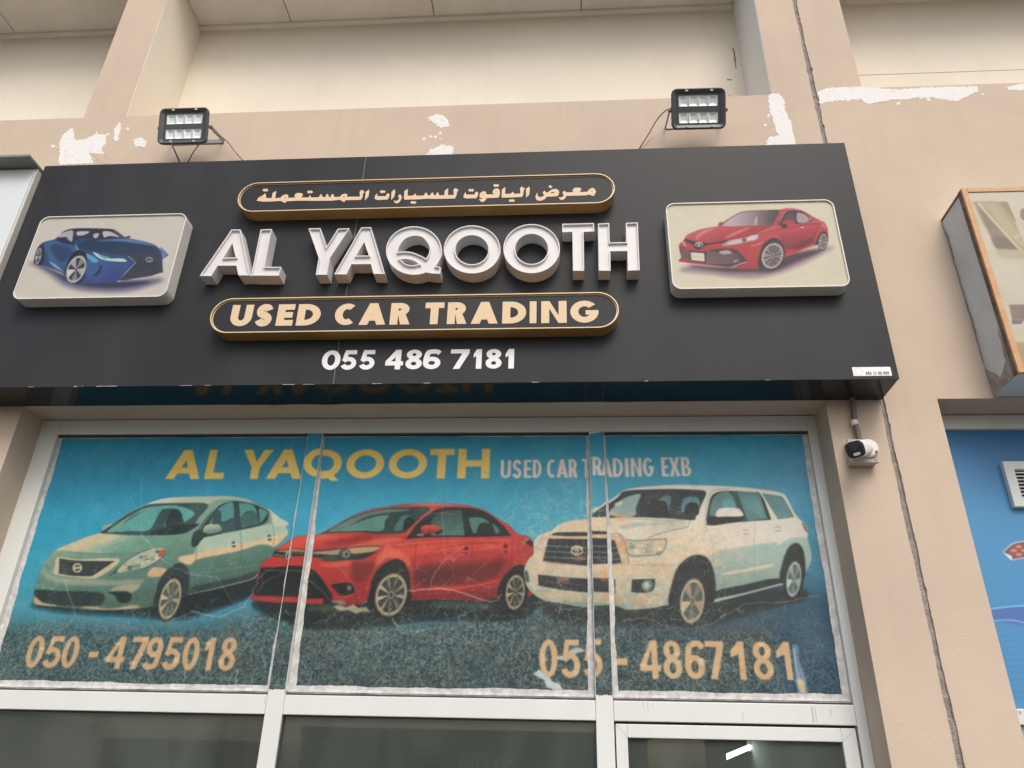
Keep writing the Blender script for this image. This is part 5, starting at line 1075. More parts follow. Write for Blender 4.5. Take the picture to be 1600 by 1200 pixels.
MB().tube([a0, a1], .017, 12).build('tube', m_tube, tl, smooth=True)
for e, dz in ((a0, .11), (a1, .04)): MB().box(e.x - .022, e.x + .022, e.y - .02, e.y + .02, e.z - .03, e.z + dz).build('lamp_holder', m_int, tl)
MB().box(a1.x + .05, a1.x + .075, 2.1, 3.2, LP[2] - .6, LP[2] + .35).build('glow_catch_panel', m_cctv, tl)  # white panel added beside the tube to catch its glow
def inside(nm, q, m, label, cat): o = MB().box(*q).build(nm, m); tag(o, label, cat); return o
P0, P1 = at(716, 1176, 5.15), at(890, 1215, 5.15)
nbd = thing('notice_board', (float(P0[0] + P1[0]) / 2, 5.16, float(P1[2])), 'faint pale notice board on the back wall behind the middle pane', 'notice board')
MB().box(P0[0], P1[0], 5.16, 5.19, P1[2] - .5, P0[2]).build('sheet', mat('board_pale', (.72, .76, .72), .6, .3), nbd)
for k in range(5): MB().box(P0[0] + .12 + k * .09, P0[0] + .18 + k * .09, 5.155, 5.159, P0[2] - .15, P0[2] - .08).build('paper', m_gasket, nbd)
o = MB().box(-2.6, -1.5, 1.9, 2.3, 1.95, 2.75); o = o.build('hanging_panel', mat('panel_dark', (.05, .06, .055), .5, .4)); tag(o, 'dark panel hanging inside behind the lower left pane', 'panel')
ca = thing('wall_cabinet', (-.4, 5.0, 1.2), 'dim grey cabinet against the back wall behind the middle pane', 'cabinet')
MB().box(-2.4, -1.2, 4.8, 5.18, .14, 2.25).build('body', mat('cabinet_grey', (.24, .25, .23), .5, .4), ca)
MB().box(-2.38, -1.81, 4.78, 4.798, .2, 2.22).build('door', mat('cabinet_grey', (.24, .25, .23)), ca); MB().box(-1.79, -1.22, 4.78, 4.798, .2, 2.22).build('door', mat('cabinet_grey', (.24, .25, .23)), ca)

# ---------------------------------------------------------------- the big sign
SY = -.2168; SX0, SX1, SZ0, SZ1 = -2.942, 1.5035, 3.374, 4.796
sg = thing('shop_sign', (-.7, -.1, SZ0), 'long black sign box with raised white letters, gold ovals and two car light boxes', 'sign')
seam = float(np.mean([at(570, 265, SY)[0], at(542, 450, SY)[0], at(521, 588, SY)[0]]))
bevel(MB().box(SX0 + .002, SX1 - .002, SY + .005, -.001, SZ0 + .0015, SZ1 - .002).build('cabinet', m_gloss, sg), .002)
bevel(MB().box(SX0, seam - .0012, SY, SY + .0048, SZ0, SZ1).build('front_panel', m_acp, sg), .0015)
bevel(MB().box(seam + .0012, SX1, SY, SY + .0048, SZ0, SZ1).build('front_panel', m_acp, sg), .0015)
MB().box(seam - .0011, seam + .0011, SY + .0015, SY + .0047, SZ0 + .003, SZ1 - .003).build('seam_strip', mat('seam_grey', (.30, .29, .28), .6, .3), sg)
# scuffs along the bottom edge
r = random.Random(3)
for k in range(16):
    x = r.choice([r.uniform(-2.6, -1.2), r.uniform(-2.6, -2.0), r.uniform(-1, 1.3)]); w = r.uniform(.01, .06)
    MB().prism([rough([(x, SZ0 + .0005), (x + w, SZ0 + .0005), (x + w, SZ0 + r.uniform(.002, .004)), (x, SZ0 + r.uniform(.002, .004))], .0005, .01, k)], SY - .0006, SY + .001).build('scuff', mat('scuff', (.42, .40, .36), .8, .2), sg)
# sealant crumbs along the wall joint under the box
for k in range(14):
    x = r.uniform(-2.7, 1.35); w = r.uniform(.04, .16)
    MB().prism([rough([(x, SZ0 - .004), (x + w, SZ0 - .003), (x + w, SZ0 - .0005), (x, SZ0 - .0005)], .001, .02, k)], -.006, -.0005).build('sealant_bead', m_wall, sg)
YL = SY - .078
def F8(ox): return lambda L: [(ox + p[0] / 8, 335 + p[1] / 8) for p in L]
A, B_, C_, D_ = F8(300), F8(480), F8(660), F8(830)
E8 = lambda cx, cy, rx, ry: ell(cx, cy, rx, ry, n=56)
letters = [
    [A([(95, 768), (495, 188), (605, 188), (728, 762), (580, 762), (553, 640), (320, 640), (242, 770)]), A([(503, 362), (545, 535), (393, 542)])],
    [A([(738, 765), (858, 188), (998, 183), (905, 655), (1115, 655), (1088, 765)])],
    [B_([(15, 175), (165, 172), (237, 410), (385, 178), (530, 172), (283, 548), (247, 752), (107, 755), (143, 543)])],
    [B_([(338, 748), (675, 163), (798, 160), (970, 745), (828, 742), (795, 620), (553, 622), (490, 750)]), B_([(712, 346), (770, 513), (610, 516)])],
    [B_([(1334 + 349 * math.cos(t), 451 + 303 * math.sin(t)) for t in np.radians(np.linspace(64.5, 400, 52))] + [(1590, 635), (1600, 645), (1668, 655), (1662, 742), (1560, 738)]),
     B_(spline([(1132, 472, 1), (1150, 400), (1230, 300), (1350, 265), (1450, 292), (1525, 390), (1522, 480), (1486, 552, 1), (1420, 515), (1320, 475), (1220, 462)], True, 5)),
     B_(spline([(1160, 560, 1), (1250, 556), (1340, 580), (1395, 622, 1), (1310, 635), (1230, 618)], True, 4))],
    [C_(E8(621, 437, 354, 300)), C_(E8(618, 441, 207, 182))],
    [C_(E8(1365, 427, 353, 307)), C_(E8(1365, 430, 205, 188))],
    [D_([(388, 118), (783, 108), (790, 212), (655, 218), (663, 703), (522, 705), (515, 218), (388, 222)])],
    [D_([(835, 115), (975, 108), (982, 350), (1190, 345), (1183, 105), (1332, 100), (1357, 697), (1208, 703), (1203, 457), (990, 460), (992, 703), (845, 703)])]]
for nm, L in zip('ALYAQOOTH', letters):
    o, fo = channel('channel_letter', [xz(q, YL) for q in L], SY + .001, YL, .012, .0052, m_white, m_face, sg)
    o['label'] = 'white raised letter %s with set-back face' % nm
# oval name plates
def pill(l, r, top, bot, nm):
    x0, x1 = float(at(*l, YL)[0]), float(at(*r, YL)[0]); z1 = float(np.mean([at(*p, YL)[2] for p in top])); z0 = float(np.mean([at(*p, YL)[2] for p in bot]))
    R = rrect(x0, x1, z0, z1, (z1 - z0) / 2 - .0005, 16)
    b = MB(); I = inset(R, .0052); n = len(R)
    b.add([(p[0], SY + .001, p[1]) for p in R] + [(p[0], YL, p[1]) for p in R] + [(p[0], YL, p[1]) for p in I] + [(p[0], YL + .010, p[1]) for p in I], [(k * n + i, k * n + (i + 1) % n, (k + 1) * n + (i + 1) % n, (k + 1) * n + i) for k in range(3) for i in range(n)])
    o = obj(nm, b.V, b.F, [m_gold, m_rim], sg, fmat=[0] * n + [1] * n + [0] * n)
    MB().prism([inset(R, .005)], YL + .010, YL + .013).build('face', m_acp, o)
    I2, I3 = inset(R, .0062), inset(R, .0105)
    MB().prism([I2, I3], YL + .0092, YL + .0098).build('gold_line', m_rim, o)
    return o
p1 = pill((372, 308), (960.7, 296), [(408, 283.8), (931, 272)], [(399, 329), (931, 318.7)], 'name_plate')
p2 = pill((328, 497), (967, 487), [(362, 464.9), (937, 457.4)], [(354, 519), (937, 513)], 'name_plate')
p1['label'] = 'gold-edged oval plate with cream Arabic lettering'; p2['label'] = 'gold-edged oval plate reading USED CAR TRADING'
TY = YL + .010
def letter_mesh(nm, x0, z0, pcs, y, m, par):
    b = MB()
    for k, (o, hs) in enumerate(pcs):
        if hs is None: b.strip([(x0 + x, z0 + z) for x, z in o], y - .0012 - .00025 * k, y - .0001)
        else: b.prism(orient([[(x0 + x, z0 + z) for x, z in L] for L in [o] + hs]), y - .0012 - .00025 * k, y - .0001)
    return b.build(nm, m, par)
f7 = lambda X: 320 + X / 4.706
f8 = lambda X: 640 + X / 4.706
ucs = [('U', f7(193), f7(350)), ('S', f7(374), f7(500)), ('E', f7(533), f7(655)), ('D', f7(681), f7(852)), ('C', f7(958), f7(1122)), ('A', f7(1139), f7(1334)), ('R', f7(1365), f7(1512)),
       ('T', f8(113), f8(252)), ('R', f8(278), f8(422)), ('A', f8(453), f8(650)), ('D', f8(682), f8(857)), ('I', f8(883), f8(933)), ('N', f8(968), f8(1155)), ('G', f8(1182), f8(1390))]
for ch, x0, z0, pcs in place_text(ucs, lambda x: 492.5 - (x - 400) * .0066, [(385, 476.5), (900, 470.2)], [(390, 509.5), (900, 504.5)], TY, .038, .84): letter_mesh('letter', x0, z0, pcs, TY, m_goldtext, p2)
pho = [('0', f7(862), f7(997)), ('5', f7(1005), f7(1118)), ('5', f7(1140), f7(1252)), ('4', f7(1330), f7(1460)), ('8', f7(1478), f7(1598)), ('6', f8(100), f8(228)), ('7', f8(300), f8(438)), ('1', f8(470), f8(530)), ('8', f8(560), f8(677)), ('1', f8(705), f8(768))]
for ch, x0, z0, pcs in place_text(pho, lambda x: 563.5 - (x - 530) * .006, [(520, 547.6), (790, 545.4)], [(520, 578), (790, 576)], SY, .026, .86): letter_mesh('digit', x0, z0, pcs, SY, m_whitetext, sg)
# Arabic line, traced
def G(ox, oy): return lambda L: [(ox + p[0] / 16, oy + p[1] / 16) for p in L]
g1, g2, g3, g4, g5, g6 = G(395, 285), G(485, 285), G(575, 285), G(660, 280), G(745, 280), G(835, 280)
dots = lambda g, x, y: [g([(x - 80, y), (x - 30, y - 40), (x, y - 18), (x + 30, y - 40), (x + 80, y), (x + 30, y + 40), (x, y + 20), (x - 30, y + 40)])]
arabic = [
    [g1([(95, 460), (150, 380), (250, 325), (320, 275), (340, 395), (475, 395), (495, 270), (590, 215), (560, 395), (690, 390), (760, 320), (850, 300), (888, 320), (885, 385), (1090, 382), (1035, 350), (1075, 280), (1150, 265), (1240, 280), (1258, 320), (1210, 380), (1385, 380), (1440, 320), (1460, 380)])
     + g2([(220, 375), (222, 345), (275, 290), (310, 372), (385, 372), (382, 335), (432, 285), (468, 370), (520, 370), (510, 330), (565, 285), (600, 368), (730, 365), (800, 300), (880, 285), (925, 300), (912, 362), (1240, 360), (1232, 240), (1282, 185), (1355, 235), (1318, 285), (1310, 360), (1262, 440), (880, 448), (845, 495), (725, 435), (560, 460), (400, 460), (240, 462), (0, 465)])
     + g1([(1400, 460), (1120, 462), (850, 475), (805, 515), (690, 465), (480, 480), (260, 485)]), g1([(210, 392), (252, 378), (255, 395)]), g1([(770, 390), (815, 382), (812, 408)]), g2([(800, 360), (855, 352), (852, 385)])],
    [g2([(1362, 455), (1382, 245), (1465, 180), (1472, 240), (1450, 360), (1400, 415)])],
    dots(g1, 318, 195), dots(g1, 1432, 242),
    [g3([(168, 400), (180, 330), (240, 270), (228, 345), (460, 348), (448, 318), (505, 270), (542, 310), (525, 375), (490, 432), (260, 445), (195, 430)])], dots(g3, 368, 235),
    [g3([(578, 445), (590, 240), (668, 172), (682, 240), (655, 365), (610, 410)])],
    [g3([(640, 455), (700, 470), (745, 450), (785, 400), (748, 345), (805, 295), (848, 365), (830, 430), (775, 510), (715, 530), (670, 510)])],
    [g3([(897, 410), (910, 220), (1000, 165), (985, 335), (1120, 335), (1185, 280), (1210, 335), (1410, 332), (1408, 300), (1455, 250), (1500, 330)])
     + g4([(205, 405), (205, 375), (255, 325), (290, 405), (345, 405), (335, 375), (385, 325), (425, 405), (545, 405), (560, 290), (645, 225), (640, 400), (780, 400), (785, 310), (768, 275), (822, 225), (905, 270), (865, 325), (855, 395), (815, 485), (560, 490), (395, 495), (250, 495), (85, 492), (0, 500)])
     + g3([(1150, 430), (920, 435)])], dots(g3, 1136, 505),
    [g4([(1025, 450), (1040, 385), (1085, 318), (1090, 388), (1320, 385), (1305, 355), (1360, 308), (1398, 350), (1385, 415), (1355, 480), (1090, 485), (1040, 470)])], dots(g4, 1220, 280),
    [g5([(48, 505), (95, 500), (150, 485), (75, 460), (65, 420), (85, 350), (165, 298), (225, 320), (245, 385), (515, 380), (405, 365), (395, 320), (420, 260), (485, 228), (560, 255), (580, 320), (570, 400), (540, 465), (245, 475), (210, 540), (145, 578), (95, 555)]), g5([(135, 378), (175, 370), (170, 390)]), g5([(470, 295), (505, 290), (500, 303)])], dots(g5, 485, 160),
    [g5([(622, 455), (628, 265), (712, 195), (708, 370), (845, 368), (905, 315), (935, 368), (1085, 362), (1090, 270), (1072, 240), (1122, 185), (1205, 235), (1170, 285), (1165, 365), (1135, 445), (890, 460), (640, 465)])], dots(g5, 875, 538),
    [g5([(1232, 465), (1230, 245), (1310, 182), (1325, 240), (1310, 395), (1275, 420)])],
    [g6([(28, 450), (40, 395), (80, 335), (82, 425), (130, 450), (200, 440), (245, 412), (205, 335), (255, 288), (290, 340), (330, 335), (430, 265), (520, 240), (600, 275), (622, 330), (600, 395), (570, 430), (300, 440), (270, 495), (190, 535), (110, 545), (50, 515)]), g6([(380, 350), (450, 320), (530, 348), (450, 352)])],
    [g6([(348, 185), (395, 148), (455, 195), (405, 232)])],
    [g6([(600, 455), (680, 458), (735, 415), (702, 335), (752, 288), (800, 335), (1015, 325), (945, 300), (990, 225), (1080, 212), (1165, 225), (1170, 270), (1130, 325), (1320, 318), (1380, 250), (1450, 215), (1520, 260), (1540, 320), (1485, 425), (1340, 385), (1300, 408), (800, 420), (760, 490), (690, 528), (640, 505)]), g6([(1410, 300), (1440, 285), (1465, 320)])]]
for L in arabic: MB().prism(orient([xz(q, TY) for q in L]), TY - .0012, TY - .0001).build('letter', m_goldtext, p1)
# light boxes with the printed cars
def box_sign(cor, paint, base, lab):
    Q = xz(cor, YL); x0 = (Q[0][0] + Q[3][0]) / 2; x1 = (Q[1][0] + Q[2][0]) / 2; z1 = (Q[0][1] + Q[1][1]) / 2; z0 = (Q[2][1] + Q[3][1]) / 2
    pl = Plane(x0 - .01, x1 + .01, z0 - .01, z1 + .01, YL + .008, 900); c = pl.canvas(base); deepen(c, paint, 1.2, 1.0, .84); film_grain(c, 3, 5)
    o, fo = channel('light_box', [rrect(x0, x1, z0, z1, .045, 8)], SY + .001, YL, .008, .0055, mat('box_return', (.70, .685, .61), .5, .35, var=.06, vscale=6), print_mat('box_print_' + lab.split()[0], c, K * 1.06, .5, .2), sg, uv=pl.uv)
    o['label'] = lab
box_sign([(65, 338.5), (291, 333), (260.6, 463.5), (17.5, 467)], car_blue, (204, 199, 188), 'cream light box printed with a dark blue coupe')
box_sign([(1041, 317.8), (1304, 310.7), (1327, 446.7), (1050, 452)], car_camry, (213, 206, 182), 'pale light box printed with a red saloon car')
# maker's sticker
Q = xz([(1331, 574), (1391, 573), (1393.5, 586.5), (1334, 588)], SY); x0 = (Q[0][0] + Q[3][0]) / 2; x1 = (Q[1][0] + Q[2][0]) / 2; z0 = (Q[2][1] + Q[3][1]) / 2; z1 = (Q[0][1] + Q[1][1]) / 2
stk = MB().prism([[(x0, z0), (x1, z0), (x1, z1), (x0, z1)]], SY - .0006, SY - .0001).build('sticker', m_whitetext, sg)
h = z1 - z0; cc = (x0 + .30 * h * 1.0 + .25 * h, (z0 + z1) / 2); m_ink = mat('ink', (.08, .08, .08), .6, .2)
MB().prism(orient([ell(*cc, .40 * h, .40 * h, n=28), ell(*cc, .375 * h, .375 * h, n=28)]), SY - .0009, SY - .00065).build('ring', mat('ink_grey', (.35, .35, .35), .6, .2), stk)
x = x0 + .30 * (x1 - x0) + .005; cw = .0088
for w in '055 33 65 600':
    if w != ' ':
        letter_mesh('digit', x, z0 + h * .13, glyph(w, .0068, .015, .0021), SY - .0006, m_ink, stk)
    x += cw if w != ' ' else .0052

# ---------------------------------------------------------------- floodlights
def flood(cx, cy, wpx, hpx, yaw, label, cables, ydist=-.19, roll=0.0):
    c = Vector(at(cx, cy, ydist)); w, h, d = wpx, hpx, .045; n = Vector(yaw).normalized()
    u = Vector((1, 0, 0)); u = (u - n * u.dot(n)).normalized(); v = n.cross(u).normalized()
    if v.z < 0: v = -v
    R_ = Matrix.Rotation(math.radians(roll), 3, n); u = R_ @ u; v = R_ @ v
    th = thing('floodlight', c - v * h / 2, label, 'floodlight', 'floodlights above the sign')
    T = lambda L, k: [c + u * p[0] + v * p[1] + n * k for p in L]
    def layer(stack, nm, m, par=th, cap0=True, cap1=True):
        N = len(stack[0][0]); V = []; F = []
        for L, k in stack: V += T(L, k)
        for q in range(len(stack) - 1): F += [(q * N + i, q * N + (i + 1) % N, (q + 1) * N + (i + 1) % N, (q + 1) * N + i) for i in range(N)]
        if cap0: F.append(tuple(range(N)))
        if cap1: F.append(tuple((len(stack) - 1) * N + i for i in range(N)))
        return obj(nm, V, F, m, par)
    RR = lambda a, b, r, oz=0.0: rrect(-a / 2, a / 2, -b / 2 + oz, b / 2 + oz, r, 5)
    iw, ih = w * .80, h * .78
    hs = layer([(RR(w * .86, h * .84, .02), -d), (RR(w * .98, h * .97, .03), -.012), (RR(w, h, .032), -.004), (RR(w, h, .032), .004), (RR(w * .975, h * .965, .03), .008), (RR(w * .94, h * .93, .024), .008), (RR(iw, ih, .012), -.002), (RR(iw * .99, ih * .98, .012), -.026)], 'housing', m_black)
    for i in range(9):                                               # cooling fins on the back
        x = -w * .36 + w * .09 * i
        MB().add(T([(x, -h * .36), (x + .004, -h * .36), (x + .004, h * .36), (x, h * .36)], -d + .002) + T([(x, -h * .32), (x + .004, -h * .32), (x + .004, h * .32), (x, h * .32)], -d - .022), [(0, 1, 2, 3), (4, 7, 6, 5), (0, 4, 5, 1), (1, 5, 6, 2), (2, 6, 7, 3), (3, 7, 4, 0)]).build('fin', m_black, th)
    rw, rh = w * .72, h * .265
    O_, H1, H2 = RR(iw * .985, ih * .975, .012), RR(rw, rh, .008, h * .205), RR(rw, rh, .008, -h * .205)
    tri = tessellate_polygon([[Vector((p[0], p[1], 0)) for p in L] for L in (O_, H1[::-1], H2[::-1])]); obj('lens_frame', T(O_ + H1[::-1] + H2[::-1], -.0035), tri, m_black, th)
    for sgn in (1, -1):
        oz = sgn * h * .205; gp = .003
        pass
        for k in range(4):
            x0 = -rw / 2 + rw / 4 * k; x1 = x0 + rw / 4; a = [(x0 + gp * .3, oz - rh / 2), (x1 - gp * .3, oz - rh / 2), (x1 - gp * .3, oz + rh / 2), (x0 + gp * .3, oz + rh / 2)]; mx, q = (x0 + x1) / 2, .45
            bb = [(mx + (p[0] - mx) * q, oz + (p[1] - oz) * q) for p in a]
            MB().add(T(a, -.005) + T([(p[0] * .95 + mx * .05, p[1] * .97 + oz * .03) for p in a], -.0052) + T(bb, -.013), [(0, 1, 5, 4), (1, 2, 6, 5), (2, 3, 7, 6), (3, 0, 4, 7)] + [(4, 5, 9, 8), (5, 6, 10, 9), (6, 7, 11, 10), (7, 4, 8, 11), (8, 9, 10, 11)]).build('reflector_cell', m_refl, th, recalc=False)
    for x in (-.22, .24):
        for y in (.44, -.44):
            layer([([(w * x - .008, h * y - .005), (w * x + .008, h * y - .005), (w * x + .008, h * y + .005), (w * x - .008, h * y + .005)], .0085), ([(w * x - .007, h * y - .004), (w * x + .007, h * y - .004), (w * x + .007, h * y + .004), (w * x - .007, h * y + .004)], .011)], 'clip', m_cctv)
    # stirrup bracket back to the wall
    for sgn in (1, -1):
        e = c + u * (w / 2 + .006) * sgn - n * .02; wl_ = Vector((e.x, -.006, c.z + .06))
        V = []
        for q in (e, wl_):
            for dz in (-.012, .012): V += [q + Vector((-.002, 0, dz)), q + Vector((.002, 0, dz))]
        MB().add(V, [(0, 1, 3, 2), (4, 6, 7, 5), (0, 4, 5, 1), (2, 3, 7, 6), (0, 2, 6, 4), (1, 5, 7, 3)]).build('bracket_arm', m_steel, th)
        MB().tube([e - u * .008, e + u * .008], .011, 10).build('pivot_bolt', m_steel, th)
    e0, e1 = c - u * (w / 2 + .008), c + u * (w / 2 + .008); z = c.z + .06
    MB().box(e0.x, e1.x, -.006, -.001, z - .017, z + .013).build('bracket_plate', m_steel, th)
    for L, r, m in cables:
        MB().tube([at(*q) for q in L], r, 8).build('cable', m, th, smooth=True)
flood(286.8, 197, .298, .2265, (.007, -.954, -.299), 'floodlight on the left above the sign, tilted, with stirrup bracket and cable to its right', [([(p[0], p[1], y) for p, y in zip(spline([(334, 207), (342, 211), (356, 222), (368, 238), (381, 252)], False, 5), np.linspace(-.10, -.012, 21))], .0035, m_cable), ([(268, 224, -.17), (274, 238, -.14), (282, 256, -.10)], .0042, m_cableb), ([(312, 224, -.12), (302, 238, -.05), (292, 256, -.02)], .0032, m_cable)], roll=0)
flood(1091.3, 170, .302, .2295, (.025, -.89, -.455), 'floodlight on the right above the sign, facing straight out, cable to its left', [([(p[0], p[1], y) for p, y in zip(spline([(1049, 169), (1040, 173), (1028, 185), (1016, 205), (1003, 226), (998, 234)], False, 5), np.linspace(-.15, -.008, 26))], .0036, m_cable)])

# ---------------------------------------------------------------- security camera on its junction box
JY = -.058
jb = thing('junction_box', (float(at(1350, 715, JY)[0]), -.03, float(at(1350, 723, JY)[2])), 'square grey junction box on the plaster under the sign corner', 'junction box')
x0, x1 = float(at(1327, 705, JY)[0]), float(at(1371, 705, JY)[0]); z0, z1 = float(at(1350, 723, JY)[2]), float(at(1350, 686, JY)[2])
bevel(MB().box(x0 + .003, x1 - .003, JY + .014, -.0005, z0 + .003, z1 - .003).build('back_box', m_jbox, jb), .005, 3)
bevel(MB().box(x0, x1, JY, JY + .0135, z0, z1).build('lid', m_jbox, jb), .004, 3)
for x in (x0 + .014, x1 - .014):
    for z in (z0 + .014, z1 - .014):
        sc_ = MB(); sc_.prism([ell(x, z, .0065, .0065, n=14)], JY - .002, JY + .001); so_ = sc_.build('screw', m_jbox, jb)
        MB().prism([[(x - .005, z - .002), (x - .003, z - .0035), (x + .005, z + .002), (x + .003, z + .0035)]], JY - .0026, JY - .0021).build('slot', m_gasket, so_)
cp = [at(1333, 626, -.03), at(1334.5, 645, -.025), at(1336, 662, -.022), at(1340, 676, -.022), at(1343, 689, -.026)]
cpp = spline([(p[0], p[2]) for p in cp], False, 14); ys = np.linspace(-.022, -.024, len(cpp))
zz = [max(q[1], 0) for q in cpp]
b = MB().tube([(q[0], -.024, q[1] + (.03 if i == 0 else 0)) for i, q in enumerate(cpp)], [.0115 + (.0022 if i % 2 else -.0012) for i in range(len(cpp))], 12); b.build('corrugated_conduit', m_cond, jb, smooth=True)
q = at(1335.5, 661, -.024); MB().tube([(q[0] - .001, -.024, q[2] + .012), (q[0], -.024, q[2] - .012)], .0165, 14).build('conduit_clip', m_cctv, jb, smooth=True)
c0, c1 = Vector(at(1356.5, 701, JY - .003)), Vector(at(1336.0, 702.0, JY - .115))
sc = thing('security_camera', c0 - Vector((0, 0, .04)), 'small white security camera with black glass front mounted on the grey box', 'camera')
MB().tube([(c0.x, JY - .0005, c0.z), (c0.x, JY - .010, c0.z), (c0.x - .001, JY - .014, c0.z)], [.043, .043, .036], 28).build('base', m_cctv, sc, smooth=False)
ax = (c1 - c0).normalized(); uu = Vector((0, 0, 1)).cross(ax).normalized(); vv = ax.cross(uu).normalized(); uu = -uu if uu.x < 0 else uu
Lx = (c1 - c0).length
def ring(t, a, pw):
    out = []
    for k in range(36):
        th_ = 2 * math.pi * k / 36; cs, sn = math.cos(th_), math.sin(th_)
        out.append(c0 + ax * (Lx * t) + uu * (a * math.copysign(abs(cs) ** (2 / pw), cs)) + vv * (a * .93 * math.copysign(abs(sn) ** (2 / pw), sn)))
    return out
def loft(rings, nm, m, par, cap=True):
    V = [p for r_ in rings for p in r_]; N = 36; F = [(q * N + i, q * N + (i + 1) % N, (q + 1) * N + (i + 1) % N, (q + 1) * N + i) for q in range(len(rings) - 1) for i in range(N)]
    if cap: F += [tuple(range(N)), tuple((len(rings) - 1) * N + i for i in range(N))]
    return obj(nm, V, F, m, par, smooth=True)
body = loft([ring(.05, .026, 2), ring(.2, .030, 2.1), ring(.45, .035, 2.4), ring(.8, .0412, 2.9), ring(.97, .0422, 3.2)], 'body', m_cctv, sc)
loft([ring(.90, .0395, 3.2), ring(.985, .0402, 3.2), ring(1.02, .0388, 3.2), ring(1.03, .035, 3.2)], 'front_glass', m_cctvb, sc)
def fdisc(cu, cv, ru, rv, t, nm, m, pw=2.0):
    o_ = c0 + ax * (Lx * t) + uu * cu + vv * cv; V = []
    for k in range(24):
        a_ = 2 * math.pi * k / 24; V.append(o_ + uu * ru * math.copysign(abs(math.cos(a_)) ** (2 / pw), math.cos(a_)) + vv * rv * math.copysign(abs(math.sin(a_)) ** (2 / pw), math.sin(a_)))
    V2 = [p - ax * .002 for p in V]
    obj(nm, V + V2, [tuple(range(24))] + [(i, (i + 1) % 24, 24 + (i + 1) % 24, 24 + i) for i in range(24)], m, sc)
fdisc(.004, -.022, .015, .0065, 1.045, 'lamp_window', mat('cctv_lamp', (.62, .62, .60), .4, .4), 4.0)
fdisc(0, .012, .017, .017, 1.04, 'lens', mat('lens_dark', (.05, .048, .06), .12, .6))
MB().tube([c0 + Vector((.026, -.013, -.022)), c0 + Vector((.027, -.018, -.022))], .006, 10).build('screw', m_gasket, sc)

# ---------------------------------------------------------------- neighbouring signs and shopfront
ln = thing('neighbour_sign', (-4.2, -.12, 3.38), 'pale grey-white sign box with a dark drip visor at the left edge', 'sign')
NX = -2.9455
bevel(MB().box(-5.6, NX, -.252, -.001, 3.38, 4.745).build('cabinet', mat('neighbour_side', (.55, .54, .48), .5, .35, var=.08, vscale=6), ln), .004)
MB().box(-5.6, NX - .012, -.2555, -.2525, 3.39, 4.735).build('front_panel', mat('neighbour_white', (.66, .70, .71), .35, .45, var=.03, vscale=1.2), ln)
MB().box(-5.6, NX + .004, -.345, -.002, 4.748, 4.762).build('visor', mat('visor_grey', (.23, .24, .21), .6, .3, var=.1, vscale=8), ln)
MB().box(-6.0, -3.021, .17, .20, .14, LZ).build('shopfront_panel', mat('left_grey', (.30, .31, .28), .5, .4), ln)
MB().tube([(-3.028, -.02, 3.36), (-3.028, -.02, 2.9)], .012, 10).build('conduit', m_cond, ln, smooth=True)
MB().tube([(-3.028, -.02, 3.275), (-3.028, -.02, 3.255)], .017, 12).build('conduit_clip', m_cctv, ln, smooth=True)
rb = thing('neighbour_light_box', (2.6, -.12, 3.39), 'rusty blue-grey light box with an orange edge trim and faded print at the right edge', 'light box')
BX, BY = 2.008, -.242; ZT2, ZB2 = 4.441, 3.388
m_side = mat('rusty_side', (.66, .75, .77), .6, .35, col2=(.60, .62, .60), vscale=3.2)
bevel(MB().box(BX + .004, 3.6, BY + .004, -.001, ZB2 + .003, ZT2 - .003).build('cabinet', m_side, rb), .003)
m_trim = mat('orange_trim', (.56, .29, .155), .6, .3, col2=(.58, .40, .22), vscale=16); m_rust = mat('rust_brown', (.20, .145, .11), .9, .15, var=.35, vscale=24); m_stain = mat('rust_haze', (.27, .215, .17), .9, .15, col2=(.46, .45, .42), vscale=26)
for q in ((BX, BX + .028, BY - .002, BY + .012, ZB2, ZT2), (BX + .029, 3.6, BY - .002, BY + .012, ZT2 - .026, ZT2), (BX + .029, 3.6, BY - .002, BY + .012, ZB2, ZB2 + .026)):
    bevel(MB().box(*q).build('edge_trim', m_trim, rb), .002)
for q in ((BX + .0005, BX + .0035, BY + .0125, BY + .040, ZB2, ZT2), (BX + .0005, BX + .0035, BY + .041, -.001, ZT2 - .016, ZT2 - .003)):
    MB().box(*q).build('side_angle', m_rust, rb)
def stain(loop, nm='rust_stain'):                                     # uneven rust bleeding from the edges of the side sheet
    L = rough(loop, .006, .03, len(loop)); V = [(BX + .0022, p[0], p[1]) for p in L]; T_ = tessellate_polygon([[Vector((p[0], p[1], 0)) for p in L]]); obj(nm, V, T_, m_stain, rb)
stain([(BY + .041, ZB2 + .002), (-.004, ZB2 + .002), (-.004, ZB2 + .16), (-.03, ZB2 + .12), (-.10, ZB2 + .05), (-.17, ZB2 + .10), (BY + .05, ZB2 + .30)])
stain([(-.002, ZB2 + .17), (-.002, ZT2 - .02), (-.014, ZT2 - .1), (-.010, ZB2 + .6), (-.020, ZB2 + .35)])
RP = Plane(BX, 3.6, ZB2, ZT2, BY + .004, 260); rc = RP.canvas((196, 190, 168))
f9 = lambda L: [(1470 + p[0] / 7.06, 280 + p[1] / 7.06) for p in L]; f10 = lambda L: [(1470 + p[0] / 6.315, 440 + p[1] / 6.315) for p in L]
rc.fill(f9([(340, 245), (720, 245), (870, 600), (918, 720), (918, 850), (700, 830), (610, 780), (480, 520)]), (170, 156, 122), smooth=False, soft=1)
rc.fill(f9([(370, 250), (420, 280), (835, 770), (620, 760), (590, 720), (520, 560)]), (134, 120, 98), smooth=False, soft=1); rc.fill(f9([(570, 640), (760, 650), (835, 770), (620, 760)]), (116, 106, 92), soft=2)
